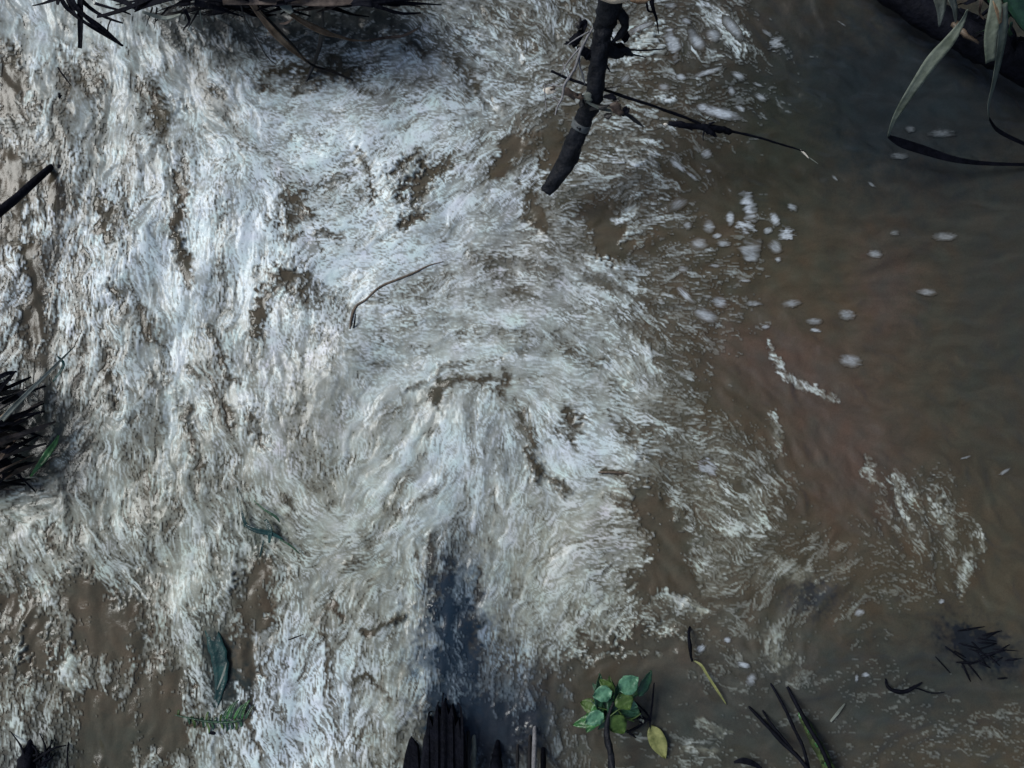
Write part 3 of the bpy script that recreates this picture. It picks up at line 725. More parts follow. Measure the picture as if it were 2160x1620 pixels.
# ------------------------------------------------------------------ dark straight stick at the left edge
p0 = thing('dark_stick', 'straight dark stick lying from the left edge into the foam', 'stick', at(40, 410, .15))
tube('shaft', [(-260, 640, .3, 22), (-60, 492, .2, 20), (0, 446, .16, 19), (50, 404, .10, 17), (92, 366, .04, 15), (112, 348, -.01, 12)], M['black'], p0, n=24, jit=.05, sides=10)
scrap('bark_flake', 124, 351, .03, 5, 5, 20, M['black'], p0, seed=5, pts=8)

# ------------------------------------------------------------------ hanging reeds, top left
rc = thing('dead_reed_clump', 'clump of black dead reeds hanging over the foam at the top left', 'reeds', at(450, -60, .5))
rr = random.Random(3)
hand = [
 ([(172, -60, .55, 12), (170, 20, .5, 12), (170, 70, .46, 10), (169, 102, .44, 8)], 'black'),
 ([(120, -40, .55, 10), (132, 2, .52, 10), (150, 25, .5, 9), (190, 55, .46, 7), (232, 80, .42, 7), (260, 97, .40, 4)], 'black'),
 ([(140, -60, .55, 14), (150, 0, .52, 16), (175, 30, .5, 10), (215, 62, .46, 14), (258, 97, .42, 4)], 'black'),
 ([(135, -20, .5, 9), (152, 18, .5, 8), (160, 32, .5, 6), (175, 45, .49, 5), (210, 60, .47, 3)], 'black'),
 ([(330, -10, .5, 16), (280, 14, .5, 10), (240, 28, .5, 9), (205, 36, .49, 6)], 'black'),
 ([(170, 0, .5, 10), (200, 25, .48, 8), (230, 40, .47, 6), (259, 49, .46, 3)], 'black'),
 ([(200, 8, .5, 8), (235, 18, .5, 6), (258, 24, .49, 5), (276, 31, .48, 2)], 'black'),
 ([(128, -30, .5, 12), (124, 0, .5, 10), (122, 10, .5, 6)], 'black'),
 ([(290, 20, .5, 9), (262, 4, .5, 12), (210, -12, .5, 14)], 'black'),
 ([(285, 22, .48, 14), (320, 8, .5, 20), (400, -14, .52, 22)], 'black'),
 ([(235, 40, .47, 4), (228, 58, .45, 3), (228, 75, .44, 2)], 'reed'),
 ([(390, 20, .4, 8), (400, 45, .36, 6), (388, 60, .34, 2)], 'black'),
 ([(300, 25, .4, 6), (345, 38, .36, 8), (382, 30, .38, 3)], 'greyleaf'),
]
for i, (pl, mm) in enumerate(hand):
    blade('reed_blade', pl, M[mm], rc, fold=.35, seed=i, rag=.08, roll=rr.uniform(-.4, .4), thick=.003)
for i in range(210):          # the matted mass that fills the edge of the picture
    x = rr.uniform(380, 790) if i < 190 else rr.uniform(120, 340); y = rr.uniform(-90, 14) if x > 400 else rr.uniform(-130, -14)
    an = rr.uniform(-.5, .5) + (math.pi if rr.random() < .5 else 0); L = rr.uniform(60, 170); z = rr.uniform(.18, .5)
    lim = 26 if 400 < x < 760 else 4
    pl = [(x + math.cos(an) * L * t, min(y + math.sin(an) * L * t * .6 + 18 * t * t, lim + rr.uniform(0, 10)), z - .12 * t * t, rr.uniform(12, 22) * (1 - t * .85)) for t in (0, .35, .7, 1)]
    blade('reed_blade', pl, M['black' if rr.random() < .93 else 'reed'], rc, fold=.3, seed=i, roll=rr.uniform(-.6, .6), thick=.002, n=8)
for i in range(16):         # short frayed ends reaching below the mass
    x = rr.uniform(320, 520); an = rr.uniform(1.7, 3.0); L = rr.uniform(20, 55)
    blade('frayed_end', [(x, 16, .3, 5), (x + math.cos(an) * L * .5, 16 + math.sin(an) * L * .5, .26, 5), (x + math.cos(an) * L, 16 + math.sin(an) * L, .2, 1.5)], M['reed' if i % 3 else 'black'], rc, n=6, seed=i)
blade('dry_leaf', [(500, -40, .4, 8), (528, 2, .38, 13), (552, 35, .34, 14), (580, 70, .28, 16), (608, 98, .22, 13), (632, 118, .16, 9), (652, 134, .10, 5)], M['tan'], rc, fold=.5, roll=.3, seed=1, rag=.05)
blade('dark_edge', [(545, 20, .36, 6), (585, 62, .3, 8), (618, 96, .22, 7), (655, 136, .10, 7), (700, 152, .07, 9), (745, 170, .04, 4)], M['reed'], rc, fold=.3, roll=-.5, seed=2)
blade('dry_leaf', [(560, -30, .4, 8), (592, 12, .38, 6), (618, 34, .35, 10), (650, 54, .31, 16), (690, 72, .26, 17), (720, 80, .2, 10), (748, 86, .16, 5), (785, 86, .12, 3)], M['tan'], rc, fold=.4, roll=-.2, seed=3, rag=.05)
blade('dry_leaf', [(775, 86, .12, 3), (815, 80, .12, 7), (850, 76, .13, 7), (882, 60, .14, 4)], M['brownleaf'], rc, fold=.3, seed=4)
blade('dry_leaf', [(470, 6, .42, 10), (600, 4, .42, 14), (700, 6, .42, 16), (775, 2, .4, 5)], M['brownleaf'], rc, fold=.3, seed=5, roll=.3)
blade('dry_leaf', [(585, -18, .42, 20), (600, 8, .41, 26), (616, 28, .4, 10)], M['greyleaf'], rc, fold=.2, seed=6)
tube('stalk', [(505, -10, .42, 5), (515, 35, .36, 3), (540, 80, .25, 2.5), (562, 118, .12, 2), (582, 136, .04, 1.5)], M['reed'], rc, sides=5)
tube('stalk', [(682, 20, .3, 6), (678, 72, .2, 10), (672, 104, .12, 9), (660, 140, .03, 8), (640, 185, -.02, 6)], M['reed'], rc, sides=7)  # second stalk: solid tube standing in for a stick's dark reflection
tube('stalk', [(420, 10, .3, 3), (424, 40, .24, 3), (428, 58, .2, 2)], M['greyleaf'], rc, sides=5)
tube('stalk', [(480, 26, .36, 2), (500, 30, .36, 2), (540, 36, .3, 1.5)], M['grayt'], rc, sides=5)
for k_, (x, y, x2, y2) in enumerate([(625, 22, 700, 8), (668, 26, 735, -4), (590, 50, 618, 40)]):
    blade('dry_leaf', [(x, y, .33, 3), ((x + x2) / 2, (y + y2) / 2 + 4, .34, 6), (x2, y2, .36, 4)], M['brownleaf'], rc, seed=20 + k_)
tag(recentre(tube('drift_stick', [(122, 142, .02, 3), (134, 160, .022, 4), (150, 180, .015, 2)], M['black'], sides=6)), 'tiny black drifting twig below the top left reeds', 'twig')
tag(recentre(tube('drift_stick', [(124, 196, .03, 4), (126, 202, .033, 7), (125, 208, .028, 3)], M['black'], sides=6, jit=.4)), 'black speck of wood floating left of the foam streaks', 'wood chip')

# ------------------------------------------------------------------ black reeds at the left edge
lc = thing('wet_reed_clump', 'heap of black wet reeds at the left edge with a green blade', 'reeds', at(0, 930, .1))
for i in range(120):
    y = rr.uniform(795, 1040); x = rr.uniform(-160, 10); an = rr.gauss(-.3, .4); L = rr.uniform(60, 160) * (1 - abs(y - 925) / 260)
    z = rr.uniform(.05, .25)
    pl = [(x + math.cos(an) * L * t, y + math.sin(an) * L * t, z * (1 - t) + .02, rr.uniform(9, 24) * (1 - t * .8)) for t in (0, .35, .7, 1)]
    blade('reed_blade', pl, M[('black', 'black', 'reed', 'black', 'brownleaf')[i % 5] if i > 4 else 'black'], lc, n=8, seed=i, roll=rr.uniform(-.6, .6), fold=.3, thick=.002)
blade('long_blade', [(-20, 912, .22, 10), (20, 868, .22, 11), (65, 822, .2, 8), (110, 778, .15, 6), (158, 730, .06, 2)], M['greyleaf'], lc, roll=.5, seed=2, fold=.4)
blade('long_blade', [(-20, 915, .2, 14), (10, 880, .21, 14), (40, 850, .19, 6)], M['tan'], lc, roll=.2, seed=4, fold=.4)
blade('long_blade', [(-10, 862, .16, 18), (30, 838, .15, 16), (60, 825, .12, 6)], M['reed'], lc, roll=.2, seed=5)
blade('long_blade', [(-10, 800, .12, 10), (15, 788, .1, 9), (36, 784, .08, 3)], M['black'], lc, roll=.2, seed=6)
blade('long_blade', [(-10, 930, .16, 8), (40, 916, .14, 7), (95, 904, .08, 3)], M['brownleaf'], lc, roll=.2, seed=7)
blade('long_blade', [(120, 750, .08, 3), (135, 770, .06, 7), (112, 805, .04, 3)], M['wetteal'], lc, roll=.2, seed=8)
blade('green_blade', [(64, 1006, .05, 3), (80, 985, .07, 9), (100, 958, .07, 14), (116, 936, .05, 10), (124, 918, .03, 3)], M['green'], lc, roll=.3, seed=9, fold=.4)
blade('green_blade', [(54, 1008, .05, 2), (66, 1007, .055, 3), (78, 1006, .05, 1)], M['greyleaf'], lc, seed=10)

# ------------------------------------------------------------------ drowned plants, lower left
o = thing('drowned_leaf', 'long dark teal leaf drowned upright in the foam at the lower left', 'leaf', wat(465, 1400))
blade('leaf_blade', [(430, 1284, -.008, 6), (442, 1320, -.004, 22), (460, 1370, -.002, 34), (468, 1420, -.003, 30), (462, 1460, -.004, 18), (452, 1500, -.006, 6)], M['wetteal'], o, fold=.25, seed=1, rag=.12, n=22)
blade('leaf_vein', [(478, 1398, .032, 2), (470, 1425, .034, 4), (458, 1455, .03, 2)], M['greyleaf'], o, seed=2)
o = thing('fern_frond', 'small green fern frond awash below the drowned teal leaf', 'fern', wat(440, 1520))
tube('rachis', [(368, 1508, .008, 2), (400, 1515, .012, 3), (440, 1522, .013, 4), (480, 1524, .012, 4), (512, 1518, .008, 3)], M['dkgreen'], o, sides=6)
for i in range(14):
    t = i / 13; x = 376 + 128 * t; y = 1509 + 14 * math.sin(t * 2.6)
    for sg in (-1, 1):
        L = rr.uniform(8, 24) * (1 if sg < 0 else 1.2); zf_ = rr.uniform(-.010, .004)
        blade('leaflet', [(x, y, .004 + zf_, 3), (x + sg * 2 + L * .15, y + sg * L * .5, .005 + zf_, 5), (x + L * .2, y + sg * L, -.004 + zf_, 1.5)], M[('olive', 'dkgreen', 'dkgreen')[i % 3]], o, n=6, seed=i, roll=rr.uniform(-.5, .5))
scrap('dark_leaflet', 448, 1546, .02, 9, 5, 25, M['black'], o, seed=3, pts=8)
for k_ in range(7):
    x = 470 + k_ * 8; blade('leaflet', [(x, 1516, .013, 4), (x + 8, 1500 - (k_ % 3) * 6, .015, 6), (x + 18, 1486 - (k_ % 3) * 5, .010, 1.5)], M['green' if k_ % 2 else 'dkgreen'], o, n=6, seed=60 + k_)
o = thing('drowned_sprig', 'dark green sprig showing through the grey foam left of the centre', 'sprig', wat(560, 1110))
for i, pl in enumerate([[(500, 1030, .0, 2), (508, 1068, .018, 3), (516, 1100, .02, 7), (530, 1116, .01, 3)], [(536, 1056, .016, 2), (556, 1074, .018, 4), (582, 1090, .016, 5), (590, 1102, .01, 2)],
                        [(556, 1140, .016, 3), (552, 1158, .018, 4), (548, 1176, .01, 1.5)], [(514, 1106, .014, 5), (540, 1118, .02, 11), (575, 1126, .018, 9), (600, 1140, .01, 3)],
                        [(590, 1138, .016, 3), (612, 1150, .018, 4), (632, 1168, .01, 2)], [(560, 1096, .016, 6), (570, 1118, .02, 11), (568, 1145, .012, 4)]]):
    blade('blade', pl, M[('wetteal', 'dkgreen', 'wetteal')[i % 3]], o, seed=i, roll=rr.uniform(-.3, .3), n=10)
tag(recentre(tube('drift_stick', [(608, 1350, .02, 2), (622, 1345, .024, 3), (640, 1338, .02, 1.5)], M['black'], sides=6)), 'small dark twig drifting above the bright white foam swirl', 'twig')
# black snag in the lower left corner
o = thing('black_snag', 'black drowned snag with torn bark in the lower left corner', 'snag', wat(60, 1600))
tube('stub', [(60, 1700, .12, 50), (54, 1640, .06, 40), (58, 1596, .02, 26), (66, 1560, -.01, 10)], M['black'], o, n=14, sides=12, jit=.2)
for i in range(12):
    an = rr.uniform(-2.6, -.2); L = rr.uniform(30, 75); x, y = 70 + rr.uniform(-20, 30), 1600 + rr.uniform(-10, 20)
    tube('root', [(x, y, .04, 6), (x + math.cos(an) * L * .5 + 6, y + math.sin(an) * L * .5, .03, 4), (x + math.cos(an) * L, y + math.sin(an) * L, .0, 1.5)], M['black'], o, sides=5, n=7, seed=i)
tube('root', [(75, 1605, .03, 6), (110, 1580, .04, 5), (140, 1572, .02, 2)], M['black'], o, sides=6)
tag(recentre(tube('reed_shoot', [(145, 1560, -.01, 2), (142, 1590, .03, 3), (146, 1650, .1, 3)], M['black'], sides=5)), 'thin dark stem rising beside the lower left snag', 'stem')

# ------------------------------------------------------------------ black stumps, bottom centre
def stump(name, label, outline, z1, m, seed):
    """broken stake standing out of the water towards the camera: splintered foot line at the water, thick body"""
    rs = random.Random(seed)
    o = thing(name, label, 'stake', wat(outline[0][0], outline[0][1]))
    tube('body', outline, m, o, n=26, sides=14, jit=.12, seed=seed)
    return o
def slab(name, pts, zf, thick, m, parent):
    V = [at(x, y, zf(y)) for x, y in pts]; n_ = len(V)
    c0_ = sum(V, Vector()) / n_
    V2 = [v.lerp(Vector((c0_.x, v.y, v.z)), .12) + Vector((0, .0, thick * .5)) for v in V]      # narrower front face gives bevelled flanks
    V3 = [v + Vector((0, 0, -thick)) for v in V]
    Fc = [tuple(range(n_, 2 * n_)), tuple(range(3 * n_ - 1, 2 * n_ - 1, -1))]
    for i in range(n_):
        j = (i + 1) % n_
        Fc += [(i, j, n_ + j, n_ + i), (2 * n_ + i, 2 * n_ + j, j, i)]
    me = bpy.data.meshes.new(name); me.from_pydata(V2[:0] + V + V2 + V3, [], Fc); return link(name, me, parent, m, False)
o = thing('broken_stake', 'wide black broken stake with splintered top at the bottom centre', 'stake', wat(938, 1500))
slab('body', [(876, 1760), (884, 1640), (893, 1560), (905, 1515), (911, 1530), (921, 1488), (929, 1508), (939, 1470), (948, 1505), (956, 1482), (964, 1530), (972, 1512), (980, 1565), (986, 1640), (990, 1760)], lambda y: (y - 1480) * .0011, .05, M['black'], o)
for i in (0, 3, 5, 8, 11):
    x = 902 + i * 6.5; h = rr.uniform(15, 62) * (1 - abs(i - 6) / 10)
    blade('splinter', [(x, 1740, .30, 7), (x + rr.uniform(-2, 2), 1530 - h * .4, .07, 5), (938 + (x - 938) * .75, 1510 - h, -.005, 1.5)], M['black'], o, n=7, seed=i)
o = thing('pointed_stake', 'small pointed black stake left of the wide broken stake', 'stake', wat(870, 1570))
slab('body', [(838, 1740), (846, 1640), (854, 1592), (862, 1562), (868, 1550), (874, 1560), (882, 1572), (888, 1640), (888, 1740)], lambda y: (y - 1560) * .0011, .03, M['black'], o)
stump('narrow_stake', 'narrow black stake right of the wide broken stake', [(1050, 1562, .0, 6), (1048, 1590, .04, 18), (1046, 1630, .1, 26), (1044, 1720, .2, 28)], .2, M['black'], 9)
for i, (x, y, wd, mm, lab) in enumerate([(988, 1535, 9, 'reed', 'dark reed stem rising against the wide broken stake'), (1000, 1545, 10, 'greyleaf', 'grey reed stem between the two black stakes'),
                                         (1118, 1540, 8, 'reed', 'dark reed stem beside the pale one at the bottom'), (1128, 1520, 10, 'grayt', 'pale peeled reed stem at the bottom right of the stakes'),
                                         (1092, 1560, 6, 'reed', 'thin dark reed stem left of the pale reed stem'), (1146, 1570, 12, 'black', 'black reed stem right of the pale reed stem')]):
    r_ = recentre(tube('standing_reed', [(x, y, -.02, wd * .5), (x, y + 30, .04, wd), (x - 1, y + 70, .1, wd), (x - 3, y + 180, .3, wd)], M[mm], sides=8, jit=.1, seed=i)); tag(r_, lab, 'reed stem', 'reed stems beside the stakes')

# ------------------------------------------------------------------ green plant
gp = thing('green_plant', 'bright green leafy plant standing in the brown shallows at the bottom', 'plant', wat(1285, 1540))
tube('stem', [(1302, 1720, .22, 15), (1292, 1630, .16, 14), (1288, 1590, .14, 14), (1280, 1548, .13, 12), (1282, 1515, .13, 8), (1295, 1480, .14, 5)], M['bark'], gp, n=24, sides=9, jit=.15)
for i, (x, y, z, L, wd, dg, mm, pi_, ro) in enumerate([
    (1306, 1456, .17, 42, 36, -35, 'teal', .1, .1), (1290, 1456, .16, 36, 32, 165, 'teal', .15, -.2), (1262, 1500, .12, 66, 24, -88, 'dkgreen', .15, .5),
    (1345, 1468, .13, 52, 24, -62, 'dkgreen', .2, .5), (1306, 1462, .14, 34, 36, 55, 'olive', .05, .2), (1286, 1470, .13, 56, 22, 78, 'dkgreen', -.1, -.3), (1300, 1474, .13, 42, 26, 20, 'teal', -.05, .3),
    (1278, 1512, .12, 62, 24, 165, 'green', .05, .3), (1272, 1502, .13, 38, 30, 150, 'teal', .05, -.2), (1290, 1508, .12, 40, 36, 55, 'olive', -.05, .1), (1296, 1460, .14, 36, 20, -140, 'olive', .1, 0),
    (1310, 1480, .11, 40, 26, 30, 'dkgreen', -.05, .4), (1262, 1494, .1, 34, 26, 195, 'olive', -.05, .2), (1280, 1520, .1, 44, 18, 30, 'dkgreen', -.1, .5), (1320, 1470, .11, 34, 18, -30, 'green', .1, -.4),
    (1270, 1480, .11, 36, 22, 120, 'green', 0, .2), (1300, 1500, .1, 44, 16, 10, 'dkgreen', 0, .3), (1258, 1510, .09, 36, 18, 120, 'green', -.1, 0)]):
    leaf('leaf', x, y, z, L * 1.12, wd * 1.1, dg, M[mm], gp, pitch=pi_, rollz=ro, seed=i)
for i in range(16):
    an = rr.uniform(0, 360); d_ = rr.uniform(4, 34); x = 1292 + d_ * math.cos(R(an)) * .9; y = 1488 + d_ * math.sin(R(an))
    leaf('leaf', x, y, rr.uniform(.06, .11), rr.uniform(26, 44), rr.uniform(12, 24), an + rr.uniform(-40, 40), M[('dkgreen', 'green', 'dkgreen', 'olive')[i % 4]], gp, pitch=rr.uniform(-.3, .2), rollz=rr.uniform(-.6, .6), seed=40 + i)
for pl in ([(1305, 1500, .12, 3), (1320, 1515, .11, 3), (1338, 1522, .1, 2)], [(1305, 1520, .11, 3), (1335, 1516, .1, 3), (1352, 1505, .1, 2)], [(1290, 1500, .13, 3), (1262, 1492, .13, 2)], [(1282, 1515, .13, 3), (1300, 1500, .14, 3), (1312, 1494, .14, 2)]):
    tube('petiole', pl, M['olive'], gp, sides=5)
tag(recentre(leaf('fallen_leaf', 1372, 1528, .012, 74, 34, 66, M['yellow'], None, pitch=.02, rollz=.1)), 'yellow green leaf afloat below right of the green plant', 'leaf')
o = thing('dark_sprig', 'dark twiggy sprig with wet scraps right of the green plant', 'sprig', wat(1355, 1510))
for i, pl in enumerate([[(1380, 1440, .03, 2), (1376, 1480, .04, 4), (1372, 1515, .03, 4), (1370, 1545, .01, 2)], [(1372, 1512, .03, 4), (1350, 1530, .04, 5), (1322, 1545, .02, 4)], [(1330, 1505, .03, 3), (1352, 1514, .04, 6), (1372, 1520, .03, 3)],
                        [(1322, 1540, .02, 6), (1336, 1552, .03, 4), (1342, 1556, .02, 2)], [(1340, 1480, .02, 3), (1360, 1500, .03, 4), (1370, 1512, .02, 2)]]):
    tube('twiglet', pl, M['black'], o, sides=6, jit=.35, seed=i)
for i in range(8): scrap('wet_scrap', 1325 + rr.uniform(0, 50), 1500 + rr.uniform(0, 50), .04, 7, 4, rr.uniform(0, 180), M['greyleaf' if i % 2 else 'black'], o, seed=i, pts=8)
tag(recentre(blade('yellow_stalk', [(1462, 1393, .02, 2), (1478, 1402, .03, 5), (1492, 1424, .032, 5), (1512, 1455, .028, 5), (1532, 1486, .01, 2)], M['yellow'], seed=3, fold=.4)), 'thin yellow green stalk curving through the shallows right of the plant', 'stalk')
tag(recentre(tube('dark_post', [(1455, 1322, -.01, 4), (1453, 1340, .03, 7), (1456, 1372, .05, 7), (1460, 1395, .03, 4)], M['black'], sides=7, jit=.25)), 'short black twig upright above the yellow green stalk', 'twig')

# ------------------------------------------------------------------ stalks right of the plant
for pl, mm, nm, lab in [
    ([(1560, 1470, -.01, 4), (1600, 1512, .02, 7), (1650, 1565, .05, 9), (1690, 1605, .09, 9), (1760, 1700, .2, 10)], 'black', 'fallen_stalk', 'long dark stalk slanting down right of the yellow stalk'),
    ([(1604, 1490, -.01, 3), (1622, 1520, .03, 5), (1650, 1555, .06, 5), (1672, 1580, .075, 4)], 'black', 'fallen_stalk', 'short dark stalk lying along the long slanting one'),
    ([(1618, 1430, -.01, 3), (1648, 1480, .02, 6), (1672, 1530, .04, 7), (1695, 1580, .06, 7), (1712, 1650, .1, 7)], 'black', 'fallen_stalk', 'middle dark stalk half under water left of the mossy stem'),
    ([(1656, 1440, -.01, 4), (1676, 1478, .03, 8), (1704, 1530, .07, 9), (1732, 1578, .11, 9), (1760, 1640, .16, 9)], 'black', 'fallen_stalk', 'thick dark stalk pressed against the right side of the mossy stem')]:
    tag(recentre(tube(nm, pl, M[mm], sides=8, jit=.15, n=20)), lab, 'stalk', 'dark stalks in the bottom right shallows')
o = thing('mossy_stem', 'mossy green stem rising out of the bottom right shallows', 'stem', wat(1720, 1560))
tube('stem', [(1682, 1490, -.02, 10), (1696, 1520, .005, 16), (1718, 1560, .02, 20), (1738, 1600, .04, 22), (1775, 1680, .08, 26)], M['moss'], o, n=22, sides=12, jit=.15)
for i in range(10):
    x = 1690 + i * 6; y = 1512 + i * 11 + rr.uniform(-8, 8); scrap('moss_tuft', x, y, .05 + i * .006, 8, 6, rr.uniform(0, 90), M['moss' if i % 3 else 'green'], o, seed=i, pts=9)
tag(recentre(tube('curled_root', [(1868, 1432, .0, 3), (1872, 1448, .02, 7), (1888, 1458, .025, 8), (1912, 1458, .025, 8), (1930, 1448, .02, 6), (1945, 1440, .012, 3)], M['black'], sides=7, n=20)), 'black hook shaped root curled in the right shallows', 'root')
tag(recentre(tube('thin_root', [(1918, 1450, .02, 3), (1938, 1453, .018, 3), (1965, 1462, .015, 2.5), (1992, 1460, .01, 1.5)], M['black'], sides=6, n=12)), 'thin black root trailing right from the hook shaped root', 'root')
o = thing('drowned_root_mass', 'dark tangled root mass just under the surface at the right edge', 'roots', wat(2060, 1370))
for i in range(26):
    x = 2060 + rr.gauss(0, 42); y = 1372 + rr.gauss(0, 17) + (x - 2060) * .25; an = rr.uniform(-.6, 1.4); L = rr.uniform(26, 70)
    tube('root', [(x, y, -.012, 2), (x + math.cos(an) * L * .5, y + math.sin(an) * L * .5, .001, rr.uniform(2.5, 5)), (x + math.cos(an) * L, y + math.sin(an) * L, -.004, 2)], M['black'], o, sides=5, n=6, seed=i)
tag(recentre(blade('corner_leaf', [(1548, 1608, .03, 4), (1568, 1604, .04, 12), (1592, 1612, .04, 10), (1612, 1626, .03, 3)], M['black'], seed=3)), 'black wet leaf at the bottom edge left of the mossy stem', 'leaf')
tag(recentre(blade('sunk_straw', [(1752, 1522, .012, 4), (1768, 1502, .016, 6), (1782, 1484, .012, 2)], M['greyleaf'], seed=3)), 'pale grey straw floating right of the mossy stem', 'straw')
tag(recentre(tube('floating_root', [(x_, y_, wat(x_, y_).z + .0015, w_ * .8) for x_, y_, w_ in ((738, 694, 4), (742, 668, 8), (752, 645, 7), (772, 632, 6), (800, 606, 7), (838, 590, 7), (872, 576, 6), (905, 560, 4), (935, 552, 2))], M['root'], sides=6, n=34)), 'thin brown root curving across the white foam near the centre', 'root')
tag(recentre(tube('floating_root', [(1262, 996, .0, 3), (1290, 996, .016, 5), (1318, 998, .012, 4), (1345, 1000, .0, 2)], M['root'], sides=6, n=10)), 'short straight brown twig in the foam right of the centre', 'twig')
tag(recentre(tube('floating_root', [(750, 662, .014, 2), (748, 680, .02, 4), (744, 698, .01, 2)], M['black'], sides=6, n=8)), 'small black splinter beside the foot of the curving brown root', 'splinter')

# ------------------------------------------------------------------ top right: log, strap leaves
lg = thing('dark_log', 'black fallen log slanting across the top right corner', 'log', at(2050, 60, .3))
tube('trunk', [(1780, -110, .12, 40), (1880, -20, .14, 60), (1960, 30, .16, 66), (2050, 80, .18, 72), (2140, 125, .2, 78), (2300, 190, .22, 84), (2700, 330, .3, 90)], M['black'], lg, n=40, sides=14, jit=.07)
tube('broken_stub', [(2010, 50, .26, 16), (2040, 75, .28, 10), (2065, 92, .27, 4)], M['root'], lg, sides=8, jit=.3)
def hang(label, parts):
    t = thing('strap_leaf', label, 'leaf', at(parts[0][1][0][0], parts[0][1][0][1], .6), 'long leaves hanging in the top right corner')
    for nm, pl, mm, kw in parts: blade(nm, pl, M[mm], t, **kw)
    return t
hang('long pale strap leaf bent sharply where it meets the dark water', [
    ('blade', [(2040, 20, .62, 6), (2028, 48, .58, 14), (2000, 88, .54, 26), (1965, 128, .48, 30), (1935, 172, .42, 26), (1905, 218, .34, 20), (1884, 256, .28, 12), (1873, 288, .22, 6)], 'strap', dict(roll=-.25, fold=.2, n=26, seed=1)),
    ('bent_tip', [(1873, 288, .22, 8), (1900, 302, .18, 20), (1950, 318, .14, 20), (2010, 336, .10, 14), (2080, 345, .06, 9), (2190, 348, .02, 6)], 'black', dict(fold=.2, n=24, seed=2, roll=.1))])  # bent half coloured black for its shade and edge-on view
hang('narrow green strap leaf hanging straight and bending right at the water', [
    ('blade', [(2100, -30, .7, 14), (2098, 20, .66, 26), (2088, 80, .6, 26), (2088, 130, .54, 20)], 'strap', dict(roll=.4, fold=.3, seed=3)),
    ('blade', [(2112, 10, .66, 30), (2112, 70, .6, 32), (2104, 130, .52, 24), (2094, 180, .44, 16), (2084, 222, .36, 11), (2086, 250, .3, 7)], 'strap', dict(roll=-.2, fold=.2, seed=4, n=22)),
    ('dry_patch', [(2098, 0, .672, 16), (2106, 24, .662, 22), (2110, 50, .64, 8)], 'tan', dict(roll=-.2, fold=.2, seed=5)),
    ('bent_tip', [(2085, 248, .3, 6), (2100, 272, .24, 10), (2130, 290, .2, 10), (2180, 312, .14, 8)], 'black', dict(fold=.2, seed=6))])
hang('short grey dead leaf with split tip hanging from the top edge', [
    ('blade', [(1975, -60, .7, 34), (1982, -10, .66, 34), (1984, 25, .62, 18), (1981, 56, .58, 3)], 'greyleaf', dict(roll=.2, fold=.25, seed=7)),
    ('blade', [(2000, -60, .7, 40), (2004, -10, .66, 38), (2012, 22, .62, 26), (2016, 48, .59, 4)], 'greyleaf', dict(roll=-.3, fold=.25, seed=8))])
hang('thin curled brown leaf tip between the strap leaves', [
    ('blade', [(2076, -60, .7, 8), (2070, 0, .66, 7), (2066, 26, .62, 5), (2076, 42, .6, 2)], 'brownleaf', dict(roll=.5, fold=.4, seed=9))])
hang('broad dark leaf filling the very top right corner', [
    ('blade', [(2100, -120, .7, 60), (2130, -30, .62, 66), (2170, 40, .55, 60), (2230, 120, .45, 20)], 'dkgreen', dict(roll=.1, fold=.15, seed=10))])
tag(recentre(blade('thin_leaf', [(2120, 190, .05, 2), (2138, 206, .05, 4), (2152, 230, .04, 1.5)], M['reed'], seed=4)), 'thin dark leaf sliver on the water at the right edge', 'leaf')
shc = thing('bank_shrub', 'black shrub mass behind the strap leaves in the top right corner', 'shrub', at(2150, -40, .4))
tube('stem', [(2300, -260, .1, 30), (2200, -100, .35, 22), (2120, -10, .5, 14), (2060, 40, .52, 6)], M['black'], shc, n=16, sides=8)
for i in range(46):
    x = rr.uniform(2010, 2250); y = rr.uniform(-150, 20) + (x - 2010) * .35; an = rr.uniform(.3, 2.4); L = rr.uniform(50, 120); z = rr.uniform(.3, .5)
    blade('leaf', [(x, y, z, 8), (x + math.cos(an) * L * .5, y + math.sin(an) * L * .4, z - .03, rr.uniform(16, 30)), (x + math.cos(an) * L, y + math.sin(an) * L * .6, z - .12, 2)], M['black' if i % 4 else 'dkgreen'], shc, n=7, seed=i, roll=rr.uniform(-.5, .5))

